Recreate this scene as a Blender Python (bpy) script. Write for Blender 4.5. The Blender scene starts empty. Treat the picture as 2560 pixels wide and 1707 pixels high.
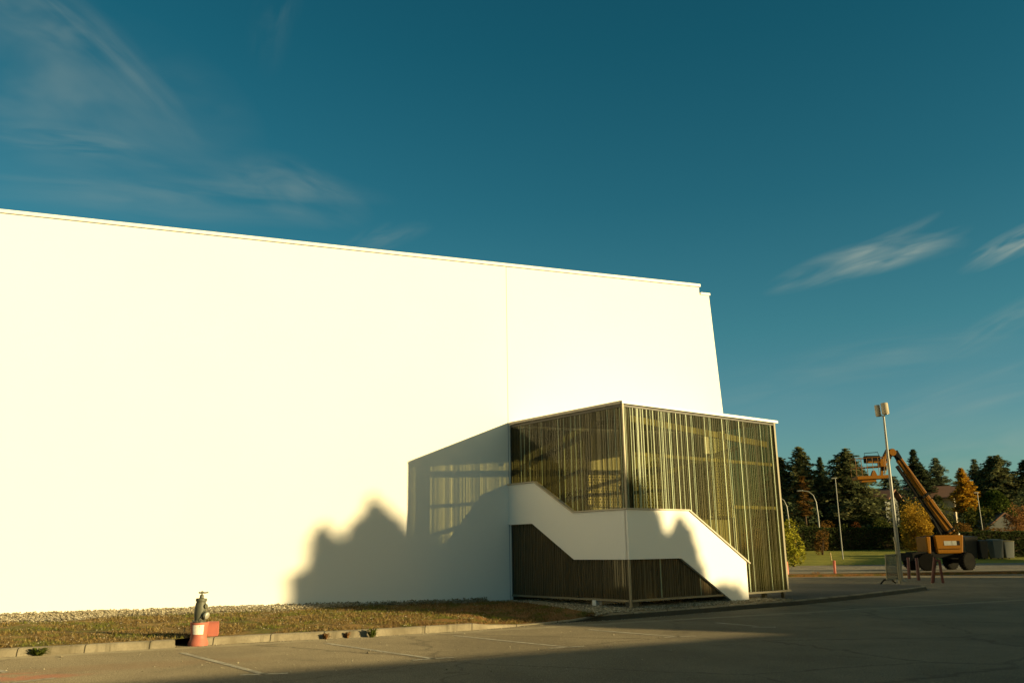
import bpy, math, random
from mathutils import Vector, Matrix, noise as mnoise

R = math.radians
C = bpy.context.scene.collection
SC = bpy.context.scene

# ------------------------------------------------------------------ camera
PW, PH, FPX = 2560.0, 1707.0, 2167.457
PITCH, ROLL, EYE = R(13.535), R(-0.819), Vector((0, 0, 1.6))
_cp, _sp, _cr, _sr = math.cos(PITCH), math.sin(PITCH), math.cos(ROLL), math.sin(ROLL)
CF = Vector((0, _cp, _sp))
_u, _r = Vector((0, -_sp, _cp)), Vector((1, 0, 0))
CR = _cr * _r + _sr * _u
CU = -_sr * _r + _cr * _u
cam_d = bpy.data.cameras.new('camera')
cam = bpy.data.objects.new('camera', cam_d)
C.objects.link(cam)
cam_d.sensor_width = 36.0
cam_d.lens = FPX / PW * 36.0
cam_d.clip_start, cam_d.clip_end = 0.1, 6000
M = Matrix((CR, CU, -CF)).transposed().to_4x4()
M.translation = EYE
cam.matrix_world = M
SC.camera = cam

# ------------------------------------------------------------------ light and exposure
LDIR = Vector((0.896, -0.400, 0.191)).normalized()      # towards the sun
SUN_EL = math.asin(LDIR.z)
SUN_AZ = math.atan2(LDIR.x, LDIR.y)                     # clockwise from +Y
SKY_STRENGTH = 0.10
WARM_SIDE = (0.86, 0.72, 0.37)
SUN_STRENGTH = 5.0
EXPOSURE = 1.02
sd = bpy.data.lights.new('sun', 'SUN')
sd.energy, sd.angle, sd.color = SUN_STRENGTH, R(0.42), (1.0, 0.765, 0.368)
sun = bpy.data.objects.new('sun', sd)
C.objects.link(sun)
sun.rotation_euler = LDIR.to_track_quat('Z', 'Y').to_euler()
vs = SC.view_settings
vs.view_transform, vs.look, vs.gamma, vs.exposure = 'Standard', 'None', 1.0, EXPOSURE
vs.use_curve_mapping = False
SC.cycles.max_bounces = 8
SC.cycles.transparent_max_bounces = 24
SC.cycles.caustics_reflective = False
SC.cycles.caustics_refractive = False


class NT:
    """tiny helper for writing node trees"""
    def __init__(s, tree):
        s.t = tree

    def n(s, kind, **kw):
        nd = s.t.nodes.new(kind)
        for k, v in kw.items():
            setattr(nd, k, v)
        return nd

    def link(s, a, b):
        s.t.links.new(a, b)

    def put(s, sock, v):
        if isinstance(v, bpy.types.NodeSocket):
            s.t.links.new(v, sock)
        elif v is not None:
            if hasattr(sock.default_value, '__len__') and not hasattr(v, '__len__'):
                v = [v] * len(sock.default_value)
            if hasattr(v, '__len__') and len(sock.default_value) == 4 and len(v) == 3:
                v = list(v) + [1]
            sock.default_value = v

    def math(s, op, a, b=None, c=None, clamp=False):
        nd = s.n('ShaderNodeMath', operation=op, use_clamp=clamp)
        s.put(nd.inputs[0], a)
        if b is not None: s.put(nd.inputs[1], b)
        if c is not None: s.put(nd.inputs[2], c)
        return nd.outputs[0]

    def vmath(s, op, a, b=None):
        nd = s.n('ShaderNodeVectorMath', operation=op)
        s.put(nd.inputs[0], a)
        if b is not None: s.put(nd.inputs[1], b)
        return nd.outputs['Value'] if op in ('LENGTH', 'DOT_PRODUCT', 'DISTANCE') else nd.outputs[0]

    def mix(s, f, a, b, mode='MIX'):
        nd = s.n('ShaderNodeMix', data_type='RGBA', blend_type=mode)
        s.put(nd.inputs[0], f); s.put(nd.inputs[6], a); s.put(nd.inputs[7], b)
        return nd.outputs[2]

    def noise(s, vec, scale, detail=4, rough=0.55, dist=0.0):
        nd = s.n('ShaderNodeTexNoise')
        s.put(nd.inputs['Vector'], vec)
        nd.inputs['Scale'].default_value = scale
        nd.inputs['Detail'].default_value = detail
        nd.inputs['Roughness'].default_value = rough
        nd.inputs['Distortion'].default_value = dist
        return nd.outputs['Fac']

    def ramp(s, f, stops, interp='LINEAR'):
        nd = s.n('ShaderNodeValToRGB')
        s.put(nd.inputs[0], f)
        cr = nd.color_ramp
        cr.interpolation = interp
        while len(cr.elements) < len(stops):
            cr.elements.new(0.5)
        for e, (p, c) in zip(cr.elements, stops):
            e.position = p
            if not hasattr(c, '__len__'): c = (c, c, c)
            e.color = (*c, 1)
        return nd.outputs[0]

    def sep(s, v):
        nd = s.n('ShaderNodeSeparateXYZ'); s.put(nd.inputs[0], v); return nd.outputs

    def comb(s, x=0, y=0, z=0):
        nd = s.n('ShaderNodeCombineXYZ')
        for i, v in enumerate((x, y, z)): s.put(nd.inputs[i], v)
        return nd.outputs[0]


# ------------------------------------------------------------------ sky
def px_dir(px, py):
    return (CF * FPX + CR * (px - PW / 2) - CU * (py - PH / 2)).normalized()


world = bpy.data.worlds.new('World')
SC.world = world
world.use_nodes = True
wt = NT(world.node_tree)
world.node_tree.nodes.clear()
sky = wt.n('ShaderNodeTexSky', sky_type='NISHITA')
sky.sun_disc = False
sky.sun_elevation, sky.sun_rotation = SUN_EL, SUN_AZ
sky.altitude, sky.air_density, sky.dust_density, sky.ozone_density = 200, 1.0, 0.6, 2.0
tc = wt.n('ShaderNodeTexCoord')
dirv = wt.vmath('NORMALIZE', tc.outputs['Generated'])
dx, dy, dz = wt.sep(dirv)
elv = wt.math('ARCSINE', dz)
azv = wt.math('ARCTAN2', dx, dy)
# film-like teal of the sky away from the sun, warm glow on the sun's side
COOL = [(0.0, (.30, .45, .43)), (8 / 45, (.26, .44, .416)), (13.5 / 45, (.173, .44, .38)), (22 / 45, (.10, .39, .345)), (32 / 45, (.06, .36, .32)), (1.0, (.05, .33, .30))]
COOL = [(a_, tuple(1.08 * x for x in c_)) for a_, c_ in COOL]
cool = wt.ramp(wt.math('MULTIPLY', elv, 1 / R(45), clamp=True), COOL)
sund = wt.vmath('DOT_PRODUCT', wt.comb(dx, dy, 0), Vector((LDIR.x, LDIR.y, 0)).normalized())
side = wt.n('ShaderNodeMapRange', interpolation_type='SMOOTHSTEP')
wt.put(side.inputs[0], sund)
side.inputs[1].default_value, side.inputs[2].default_value = 0.15, 0.85
tint = wt.mix(side.outputs[0], cool, WARM_SIDE)
skyc = wt.mix(1.0, sky.outputs[0], tint, 'MULTIPLY')


def wisp(px, py, ang, ln, wd, strength, nscale=(1.3, 2.0), seed=0.0, lo=0.30, hi=0.80, power=1.4, bend=0.3, detail=3):
    """one streak of cirrus at a fixed azimuth and elevation; ln, wd in degrees"""
    d = px_dir(px, py)
    az0, el0 = math.atan2(d.x, d.y), math.asin(d.z)
    a = wt.math('MULTIPLY', wt.math('SUBTRACT', azv, az0), math.cos(el0))
    e = wt.math('SUBTRACT', elv, el0)
    ca, sa = math.cos(R(ang)), math.sin(R(ang))
    u = wt.math('ADD', wt.math('MULTIPLY', a, ca), wt.math('MULTIPLY', e, sa))
    v = wt.math('SUBTRACT', wt.math('MULTIPLY', e, ca), wt.math('MULTIPLY', a, sa))
    u, v = wt.math('DIVIDE', u, R(ln)), wt.math('DIVIDE', v, R(wd))
    v = wt.math('ADD', v, wt.math('MULTIPLY', wt.math('MULTIPLY', u, u), bend))
    mask = wt.math('SUBTRACT', 1.0, wt.vmath('LENGTH', wt.comb(u, v, 0)), clamp=True)
    mask = wt.math('POWER', mask, power)
    nv = wt.comb(wt.math('MULTIPLY', u, nscale[0]), wt.math('MULTIPLY', v, nscale[1]), seed)
    f = wt.n('ShaderNodeMapRange', interpolation_type='SMOOTHSTEP')
    wt.put(f.inputs[0], wt.noise(nv, 1.0, detail, 0.5, 0.6))
    f.inputs[1].default_value, f.inputs[2].default_value = lo, hi
    return wt.math('MULTIPLY', wt.math('MULTIPLY', f.outputs[0], mask), strength)


WISPS = [
    wisp(2150, 650, 7, 6.2, 1.15, .75, (.9, 1.2), 3.1, .32, .75, 1.1, .55),
    wisp(2200, 610, 16, 4.0, .55, .5, (.9, .8), 7.7, .30, .75, 1.0, -.5),
    wisp(2255, 640, 12, 4.2, .75, .9, (.9, .9), 1.7, .30, .75, 1.1, -.35),
    wisp(2575, 592, 16, 4.2, .9, 1.1, (1.2, 1.6), 5.3, .28, .75, 1.1, .3),
    wisp(2520, 800, 24, 5.5, 1.0, .30, (1.2, 1.6), 9.2),
    wisp(2250, 880, 3, 9.0, 1.8, .22, (1.2, 1.8), 2.2),
    wisp(2420, 990, 14, 10.0, 2.4, .30, (1.2, 1.8), 6.2),
    wisp(1950, 960, 8, 9.0, 2.2, .16, (1.2, 1.8), 10.2),
    wisp(2480, 1130, 8, 9.0, 2.4, .30, (1.2, 1.6), 20.2),
    wisp(215, 95, -30, 8.5, 1.3, .22, (1.0, 1.1), 1.4, .28, .75, 1.1, .5),
    wisp(330, 170, -42, 6.5, 1.2, .12, (1.0, 1.0), 21.4, .28, .75, 1.1, .5),
    wisp(120, 60, -18, 7.0, 2.6, .28, (1.2, 1.6), 4.4),
    wisp(190, 250, -8, 11.0, 6.0, .26, (1.3, 1.6), 8.4, .26, .8, .9, 0),
    wisp(150, 352, 6, 6.0, 1.1, .42, (1.2, 1.4), 11.4),
    wisp(730, 470, -14, 5.5, 2.2, .30, (1.2, 1.5), 12.9, .28, .8, 1.1, .2),
    wisp(430, 490, 4, 14.0, 2.4, .26, (1.4, 1.6), 14.9, .28, .8, 1.0, .1),
    wisp(690, 40, 75, 4.0, 1.6, .09, (1.2, 1.5), 16.1),
    wisp(955, 595, 20, 3.6, 1.0, .34, (1.2, 1.4), 18.5),
]
cl = WISPS[0]
for w_ in WISPS[1:]:
    cl = wt.math('ADD', cl, w_)
cl = wt.math('MINIMUM', cl, 0.85)
CLOUD_RGB = (1.75, 2.05, 1.75)
skyc = wt.mix(cl, skyc, CLOUD_RGB)
bg = wt.n('ShaderNodeBackground')
wt.link(skyc, bg.inputs[0])
bg.inputs[1].default_value = SKY_STRENGTH
wo = wt.n('ShaderNodeOutputWorld')
wt.link(bg.outputs[0], wo.inputs[0])


# ------------------------------------------------------------------ measuring helpers
def ground(px, py, z=0.0):
    d = px_dir(px, py)
    return EYE + d * ((z - EYE.z) / d.z)


def at(px, py, Y):
    d = px_dir(px, py)
    return EYE + d * (Y / d.y)


CX, CY, YA = 2.886, 22.646, R(38.49)
CORNER = Vector((CX, CY, 0))
ER = Vector((math.cos(YA), math.sin(YA), 0))
EL = Vector((-math.sin(YA), math.cos(YA), 0))
NR, NL = -EL, -ER                              # outward normals of the two front faces
LRT, LLT = 6.667, 4.805
WA, WD = R(20.771), 26.447
WU = Vector((math.cos(WA), math.sin(WA), 0))
WN = Vector((math.sin(WA), -math.cos(WA), 0))  # outward
WO = Vector((0, WD, 0))


def plane_hit(px, py, p0, n):
    d = px_dir(px, py)
    return EYE + d * ((p0 - EYE).dot(n) / d.dot(n))


def sR(px, py):
    q = plane_hit(px, py, CORNER, NR) - CORNER
    return q.dot(ER), q.z


def sL(px, py):
    q = plane_hit(px, py, CORNER, NL) - CORNER
    return q.dot(EL), q.z


def W3(u, z, off=0.0):
    return WO + WU * u + WN * off + Vector((0, 0, z))


HH = Vector((-0.4077, -0.9131, 0)).normalized()
VV = HH.cross(LDIR)
if VV.z < 0: VV = -VV


def solar(h, v, l):
    return HH * h + VV * v + LDIR * l


# ------------------------------------------------------------------ mesh helpers
class MB:
    def __init__(s):
        s.v, s.f, s.m = [], [], []

    def add(s, vs, fs, mi=0):
        o = len(s.v)
        s.v += [tuple(x) for x in vs]
        s.f += [tuple(i + o for i in f) for f in fs]
        s.m += [mi] * len(fs)
        return s

    def hexa(s, p, mi=0):
        """8 corners: bottom 4 (ccw seen from above) then top 4"""
        return s.add(p, [(3, 2, 1, 0), (4, 5, 6, 7), (0, 1, 5, 4), (1, 2, 6, 5), (2, 3, 7, 6), (3, 0, 4, 7)], mi)

    def box(s, c, sx, sy, sz, rz=0.0, mi=0, tilt=None):
        m = Matrix.Rotation(rz, 3, 'Z')
        if tilt is not None: m = tilt
        c = Vector(c)
        p = [c + m @ Vector((a * sx / 2, b * sy / 2, d * sz / 2)) for d in (-1, 1) for a, b in ((-1, -1), (1, -1), (1, 1), (-1, 1))]
        return s.hexa(p, mi)

    def beam(s, a, b, w, h, up=Vector((0, 0, 1)), mi=0):
        a, b = Vector(a), Vector(b)
        d = (b - a).normalized()
        x = d.cross(up)
        if x.length < 1e-4: x = d.cross(Vector((1, 0, 0)))
        x.normalize()
        y = x.cross(d).normalized()
        p = []
        for q in (a, b):
            for i, j in ((-1, -1), (1, -1), (1, 1), (-1, 1)):
                p.append(q + x * (i * w / 2) + y * (j * h / 2))
        return s.add(p, [(0, 3, 2, 1), (4, 5, 6, 7), (0, 1, 5, 4), (1, 2, 6, 5), (2, 3, 7, 6), (3, 0, 4, 7)], mi)

    def tube(s, pts, rad, seg=10, mi=0, caps=True):
        pts = [Vector(p) for p in pts]
        if not hasattr(rad, '__len__'): rad = [rad] * len(pts)
        rings, ref = [], None
        for i, p in enumerate(pts):
            d = (pts[min(i + 1, len(pts) - 1)] - pts[max(i - 1, 0)])
            d = d.normalized() if d.length > 1e-9 else Vector((0, 0, 1))
            if ref is None:
                ref = Vector((1, 0, 0)) if abs(d.x) < 0.9 else Vector((0, 1, 0))
            x = (ref - d * ref.dot(d)).normalized()
            ref = x
            y = d.cross(x)
            rings.append([p + (x * math.cos(2 * math.pi * k / seg) + y * math.sin(2 * math.pi * k / seg)) * rad[i] for k in range(seg)])
        vs = [q for r in rings for q in r]
        fs = []
        for i in range(len(pts) - 1):
            for k in range(seg):
                a, b = i * seg + k, i * seg + (k + 1) % seg
                fs.append((a, b, b + seg, a + seg))
        if caps:
            fs.append(tuple(reversed(range(seg))))
            fs.append(tuple(range((len(pts) - 1) * seg, len(pts) * seg)))
        return s.add(vs, fs, mi)

    def lathe(s, base, prof, seg=24, axis=None, mi=0):
        """prof: (radius, height) from bottom to top"""
        base = Vector(base)
        q = (axis or Vector((0, 0, 1))).to_track_quat('Z', 'Y')
        vs, fs = [], []
        for r, h in prof:
            for k in range(seg):
                a = 2 * math.pi * k / seg
                vs.append(base + q @ Vector((r * math.cos(a), r * math.sin(a), h)))
        n = len(prof)
        for i in range(n - 1):
            for k in range(seg):
                a, b = i * seg + k, i * seg + (k + 1) % seg
                fs.append((a, b, b + seg, a + seg))
        fs.append(tuple(reversed(range(seg))))
        fs.append(tuple(range((n - 1) * seg, n * seg)))
        return s.add(vs, fs, mi)

    def prism(s, poly, ext, mi=0):
        """poly: list of 3D points, extruded by the vector ext"""
        n = len(poly)
        poly = [Vector(p) for p in poly]
        nrm = Vector((0, 0, 0))
        for i in range(n):
            nrm += poly[i].cross(poly[(i + 1) % n])
        if nrm.dot(ext) > 0: poly = poly[::-1]
        vs = poly + [p + ext for p in poly]
        fs = [tuple(range(n)), tuple(reversed(range(n, 2 * n)))]
        fs += [(i, i + n, (i + 1) % n + n, (i + 1) % n) for i in range(n)]
        return s.add(vs, fs, mi)

    def build(s, name, mat, parent=None, smooth=False, bevel=0.0):
        me = bpy.data.meshes.new(name)
        me.from_pydata(s.v, [], s.f)
        mats = mat if isinstance(mat, (list, tuple)) else [mat]
        for m_ in mats: me.materials.append(m_)
        if len(mats) > 1:
            me.polygons.foreach_set('material_index', s.m)
        me.polygons.foreach_set('use_smooth', [smooth] * len(s.f))
        me.update()
        o = bpy.data.objects.new(name, me)
        C.objects.link(o)
        if parent is not None:
            o.parent = parent
            o.matrix_parent_inverse = Matrix.Identity(4)
        if bevel:
            b = o.modifiers.new('bevel', 'BEVEL')
            b.width, b.segments, b.limit_method = bevel, 2, 'ANGLE'
        if smooth:
            w = o.modifiers.new('edges', 'EDGE_SPLIT'); w.split_angle = R(40)
        return o


def tag(o, label, cat, group=None):
    o['label'], o['category'] = label, cat
    if group: o['group'] = group
    return o


def struct(o, kind='structure'):
    o['kind'] = kind
    return o


def thing(name, label, cat, loc=(0, 0, 0), group=None, rz=0.0):
    o = bpy.data.objects.new(name, None)
    C.objects.link(o)
    o.location = loc
    o.rotation_euler.z = rz
    o.empty_display_size = 0.2
    return tag(o, label, cat, group)


def copy_tree(o, parent=None):
    c = o.copy()
    C.objects.link(c)
    c.parent = parent
    if parent is None:
        for k in ('label', 'group'):
            if k in c.keys(): del c[k]
    for ch in [x for x in SC.objects if x.parent == o]:
        copy_tree(ch, c)
    return c


# ------------------------------------------------------------------ materials
def mat(name):
    m = bpy.data.materials.new(name)
    m.use_nodes = True
    t = NT(m.node_tree)
    m.node_tree.nodes.clear()
    out = t.n('ShaderNodeOutputMaterial')
    return m, t, out


def principled(t, out, color, rough=0.6, metal=0.0, spec=0.5, normal=None, diff_rough=None):
    b = t.n('ShaderNodeBsdfPrincipled')
    t.put(b.inputs['Base Color'], color)
    t.put(b.inputs['Roughness'], rough)
    t.put(b.inputs['Metallic'], metal)
    b.inputs['Specular IOR Level'].default_value = spec
    if diff_rough is not None and 'Diffuse Roughness' in b.inputs:
        b.inputs['Diffuse Roughness'].default_value = diff_rough
    if normal is not None: t.link(normal, b.inputs['Normal'])
    t.link(b.outputs[0], out.inputs[0])
    return b


def bump(t, h, strength=0.3, dist=0.02):
    b = t.n('ShaderNodeBump')
    b.inputs['Strength'].default_value = strength
    b.inputs['Distance'].default_value = dist
    t.link(h, b.inputs['Height'])
    return b.outputs[0]


def geo_pos(t):
    return t.n('ShaderNodeNewGeometry').outputs['Position']


def obj_pos(t):
    return t.n('ShaderNodeTexCoord').outputs['Object']


def paint(name, col, rough=0.45, metal=0.0, dirt=0.25, scale=6.0, spec=0.5, bumpy=0.0):
    """a painted or cast surface with mottling and dirt of its own"""
    m, t, out = mat(name)
    p = obj_pos(t)
    n1 = t.noise(p, scale, 5, 0.6)
    n2 = t.noise(p, scale * 6, 3, 0.6)
    f = t.math('MULTIPLY', t.ramp(n1, [(0.4, 0), (0.75, 1)]), dirt)
    dark = [c * 0.45 for c in col]
    c = t.mix(f, col, dark)
    lite = [min(1, x * 1.25) for x in col]
    c = t.mix(t.math('MULTIPLY', t.ramp(n2, [(0.5, 0), (0.8, 1)]), dirt), c, lite)
    r = t.math('ADD', t.math('MULTIPLY', n1, 0.3), rough - 0.15)
    nb = bump(t, n2, bumpy, 0.01) if bumpy else None
    principled(t, out, c, r, metal, spec, nb)
    return m


def foliage(name, c1, c2, c3=None, scale=0.6, trans=0.3):
    m, t, out = mat(name)
    p = obj_pos(t)
    n1 = t.noise(p, scale, 4, 0.6)
    n2 = t.noise(p, scale * 9, 2, 0.5)
    f = t.ramp(t.math('ADD', t.math('MULTIPLY', n1, 0.6), t.math('MULTIPLY', n2, 0.4)), [(0.38, 0), (0.62, 1)])
    c = t.mix(f, c1, c2)
    if c3 is not None:
        c = t.mix(t.ramp(t.noise(p, scale * 2.3, 3, 0.6), [(0.55, 0), (0.68, 1)]), c, c3)
    d = t.n('ShaderNodeBsdfDiffuse'); t.link(c, d.inputs[0])
    tr = t.n('ShaderNodeBsdfTranslucent'); t.link(c, tr.inputs[0])
    mx = t.n('ShaderNodeMixShader'); mx.inputs[0].default_value = trans
    t.link(d.outputs[0], mx.inputs[1]); t.link(tr.outputs[0], mx.inputs[2])
    t.link(mx.outputs[0], out.inputs[0])
    return m


MT = {}
# white render of the hall
m, t, out = mat('white_render')
p = geo_pos(t)
n1 = t.noise(p, 0.35, 4, 0.6)
n2 = t.noise(p, 90.0, 2, 0.5)
c = t.mix(t.math('MULTIPLY', t.ramp(n1, [(0.4, 0), (0.7, 1)]), 0.25), (0.84, 0.83, 0.80), (0.80, 0.79, 0.755))
principled(t, out, c, 0.85, 0, 0.2, bump(t, n2, 0.25, 0.004))
MT['wall'] = m
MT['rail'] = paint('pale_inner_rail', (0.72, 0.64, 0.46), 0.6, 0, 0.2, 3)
MT['dark_panel'] = paint('dark_olive_panel', (0.075, 0.068, 0.038), 0.8, 0, 0.3, 1.2)
MT['coping_shade'] = paint('coping_shadow_paint', (0.25, 0.275, 0.36), 0.7, 0, 0.1)
MT['joint'] = paint('joint_sealant', (0.22, 0.245, 0.33), 0.7, 0, 0.1)
MT['coping'] = paint('coping_sheet', (0.80, 0.80, 0.77), 0.5, 0, 0.08)
MT['cap_metal'] = paint('cap_sheet_metal', (0.46, 0.40, 0.31), 0.5, 0.0, 0.15, 3)
MT['steel'] = paint('galvanised_steel', (0.20, 0.185, 0.13), 0.45, 0.3, 0.3, 4)
MT['greencol'] = paint('dark_green_column', (0.035, 0.045, 0.03), 0.5, 0, 0.2, 3)
MT['darksteel'] = paint('dark_steel', (0.05, 0.05, 0.042), 0.5, 0.2, 0.3, 4)
MT['concrete'] = paint('pale_concrete', (0.45, 0.43, 0.37), 0.9, 0, 0.35, 5, 0.2, 0.3)

# tinted glazing
def glazing(name, tint_, body, frac):
    m, t, out = mat(name)
    p = geo_pos(t)
    tr = t.n('ShaderNodeBsdfTransparent')
    # strips of uneven tint added so the shadow on the hall is striped
    sc_ = t.vmath('DOT_PRODUCT', p, tuple(ER + EL))
    st_ = t.ramp(t.noise(t.comb(sc_, 0, 0), 8.5, 3, 0.75), [(0.38, 0.35), (0.5, 1.0), (0.64, 1.55)])
    t.put(tr.inputs[0], t.mix(1.0, tint_, st_, 'MULTIPLY'))
    gl = t.n('ShaderNodeBsdfGlossy'); gl.inputs['Roughness'].default_value = 0.06
    gl.inputs[0].default_value = (0.85, 0.85, 0.7, 1)
    df = t.n('ShaderNodeBsdfDiffuse'); df.inputs[0].default_value = (*body, 1)
    fr = t.n('ShaderNodeFresnel'); fr.inputs[0].default_value = 1.45
    m1 = t.n('ShaderNodeMixShader'); m1.inputs[0].default_value = frac
    t.link(tr.outputs[0], m1.inputs[1]); t.link(df.outputs[0], m1.inputs[2])
    m2 = t.n('ShaderNodeMixShader')
    t.link(fr.outputs[0], m2.inputs[0]); t.link(m1.outputs[0], m2.inputs[1]); t.link(gl.outputs[0], m2.inputs[2])
    t.link(m2.outputs[0], out.inputs[0])
    return m


MT['glass'] = glazing('olive_glazing', (0.40, 0.40, 0.225), (0.055, 0.058, 0.02), .16)
MT['glass_side'] = glazing('clear_olive_glazing', (0.60, 0.57, 0.38), (0.075, 0.072, 0.028), .12)
MT['glass_low'] = glazing('brown_glazing', (0.26, 0.23, 0.14), (0.12, 0.092, 0.05), .55)
m, t, out = mat('glazing_rib_brown')
b = principled(t, out, (0.15, 0.118, 0.062), 0.4, 0, 0.3)
MT['rib_low'] = m
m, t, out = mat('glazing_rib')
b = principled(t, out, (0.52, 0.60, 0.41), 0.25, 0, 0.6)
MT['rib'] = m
m, t, out = mat('glazing_rib_dull')
b = principled(t, out, (0.085, 0.078, 0.032), 0.3, 0, 0.5)
MT['rib_dull'] = m

# asphalt, with the stains and patches the lot has
def asphalt(name, base, lot=False):
    m, t, out = mat(name)
    p = geo_pos(t)
    g = t.noise(p, 55.0, 3, 0.7)
    g2 = t.noise(p, 14.0, 4, 0.65)
    n = t.noise(p, 0.35, 5, 0.6, 0.4)
    n2 = t.noise(p, 1.7, 5, 0.62, 0.6)
    c = t.mix(t.ramp(n, [(0.38, 0), (0.66, 1)]), [x * 0.78 for x in base], [x * 1.22 for x in base])
    c = t.mix(t.math('MULTIPLY', t.ramp(n2, [(0.52, 0), (0.72, 1)]), 0.45), c, [x * 0.66 for x in base])
    c = t.mix(t.math('MULTIPLY', t.ramp(g2, [(0.52, 0), (0.7, 1)]), 0.5), c, [x * 1.6 for x in base])
    c = t.mix(t.math('MULTIPLY', t.ramp(t.noise(p, 26.0, 3, 0.7), [(0.54, 0), (0.68, 1)]), 0.45), c, [x * 0.5 for x in base])
    c = t.mix(t.ramp(g, [(0.42, 0), (0.58, 1)]), t.mix(1.0, c, (0.55, 0.55, 0.55), 'MULTIPLY'), t.mix(1.0, c, (1.42, 1.42, 1.38), 'MULTIPLY'))
    # cracks
    vo = t.n('ShaderNodeTexVoronoi', feature='DISTANCE_TO_EDGE')
    t.put(vo.inputs['Vector'], t.vmath('ADD', t.vmath('SCALE', p) if False else p, t.comb(t.math('MULTIPLY', n2, 1.2), t.math('MULTIPLY', g2, 0.25), 0)))
    vo.inputs['Scale'].default_value = 0.22
    ck = t.ramp(vo.outputs['Distance'], [(0.0, 1), (0.010, 0)])
    c = t.mix(t.math('MULTIPLY', ck, 0.75), c, [x * 0.4 for x in base])
    oil = t.math('MULTIPLY', t.ramp(t.noise(p, 0.8, 4, 0.6, 0.3), [(0.62, 0), (0.7, 1)]), .45)
    c = t.mix(oil, c, [x * .5 for x in base])
    if lot:
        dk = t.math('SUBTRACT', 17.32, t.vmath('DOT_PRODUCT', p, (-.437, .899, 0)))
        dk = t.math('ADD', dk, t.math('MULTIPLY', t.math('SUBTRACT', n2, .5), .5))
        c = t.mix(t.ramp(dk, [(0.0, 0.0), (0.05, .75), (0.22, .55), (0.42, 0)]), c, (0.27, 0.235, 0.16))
        # red paint spill at the left, brown iron stain beside it
        for px, py, ln, wd, col, amt in ((45, 1694, 1.15, 0.36, (0.30, 0.09, 0.055), 0.55), (20, 1684, .7, 0.16, (0.30, 0.10, 0.06), 0.4), (300, 1665, 2.6, 0.6, (0.15, 0.085, 0.045), 0.35)):
            q = ground(px, py)
            d = t.vmath('SUBTRACT', p, tuple(q))
            x_, y_, z_ = t.sep(d)
            uu = t.math('ADD', t.math('MULTIPLY', x_, 0.93), t.math('MULTIPLY', y_, 0.36))
            vv_ = t.math('SUBTRACT', t.math('MULTIPLY', y_, 0.93), t.math('MULTIPLY', x_, 0.36))
            dd = t.vmath('LENGTH', t.comb(t.math('DIVIDE', uu, ln), t.math('DIVIDE', vv_, wd), 0))
            mk = t.math('MULTIPLY', t.math('SUBTRACT', 1.0, dd, clamp=True), t.ramp(t.noise(p, 2.4, 5, 0.65, 1.0), [(0.3, 0), (0.6, 2.2)]), clamp=True)
            c = t.mix(t.math('MULTIPLY', mk, amt), c, col)
    h = t.math('ADD', g, t.math('MULTIPLY', g2, 0.6))
    principled(t, out, c, 0.9, 0, 0.25, bump(t, h, 1.0, 0.012), 1.0)
    return m


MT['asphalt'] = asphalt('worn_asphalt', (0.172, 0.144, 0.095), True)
MT['path'] = asphalt('pavement_asphalt', (0.085, 0.08, 0.068))
MT['road'] = asphalt('road_asphalt', (0.20, 0.175, 0.13))

m, t, out = mat('worn_line_paint')
p = geo_pos(t)
f = t.math('MULTIPLY', t.ramp(t.noise(p, 9.0, 5, 0.7), [(0.35, 0), (0.55, 1)]), t.ramp(t.noise(p, 1.1, 3, 0.6), [(0.25, 0.25), (0.6, 1)]))
c = t.mix(f, (0.19, 0.17, 0.13), (0.44, 0.41, 0.33))
principled(t, out, c, 0.85, 0, 0.2)
MT['line'] = m

m, t, out = mat('kerb_concrete')
p = geo_pos(t)
n = t.noise(p, 1.6, 5, 0.65)
n2 = t.noise(p, 28, 4, 0.6)
c = t.mix(t.ramp(n, [(0.35, 0), (0.68, 1)]), (0.15, 0.128, 0.085), (0.28, 0.245, 0.175))
c = t.mix(t.math('MULTIPLY', t.ramp(n2, [(0.5, 0), (0.7, 1)]), 0.4), c, (0.13, 0.115, 0.08))
x_, y_, z_ = t.sep(p)
stk = t.noise(t.comb(t.math('MULTIPLY', x_, 5.0), t.math('MULTIPLY', y_, 2.0), t.math('MULTIPLY', z_, 0.8)), 1.0, 4, 0.65)
c = t.mix(t.math('MULTIPLY', t.ramp(stk, [(0.54, 0), (0.68, 1)]), 0.6), c, (0.07, 0.062, 0.04))
jt = t.math('LESS_THAN', t.math('FRACT', t.math('MULTIPLY', x_, 1.08)), .018)
c = t.mix(jt, c, (0.03, 0.026, 0.018))
principled(t, out, c, 0.9, 0, 0.2, bump(t, n2, 0.6, 0.01))
MT['kerb'] = m

MT['kerbface'] = paint('dark_kerb_face', (0.045, 0.045, 0.035), 0.85, 0, 0.3, 3, 0.2, 0.3)  # upright face of the kerb, darker than its top
m, t, out = mat('dry_soil')
p = geo_pos(t)
n = t.noise(p, 0.9, 5, 0.65, 0.5)
n2 = t.noise(p, 18, 4, 0.65)
n3 = t.noise(p, 1.5, 4, 0.6)
red = t.n('ShaderNodeMapRange', interpolation_type='SMOOTHSTEP')
t.put(red.inputs[0], t.math('ADD', t.sep(p)[0], t.math('MULTIPLY', n, 2.5)))
red.inputs[1].default_value, red.inputs[2].default_value = -3.2, 1.0
c = t.mix(t.ramp(n, [(0.36, 0), (0.64, 1)]), (0.10, 0.066, 0.024), (0.19, 0.132, 0.052))
c = t.mix(t.math('MULTIPLY', red.outputs[0], .75), c, (0.24, 0.12, 0.045))
c = t.mix(t.ramp(n3, [(0.48, 0), (0.62, 0.85)]), c, (0.085, 0.092, 0.02))
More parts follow.
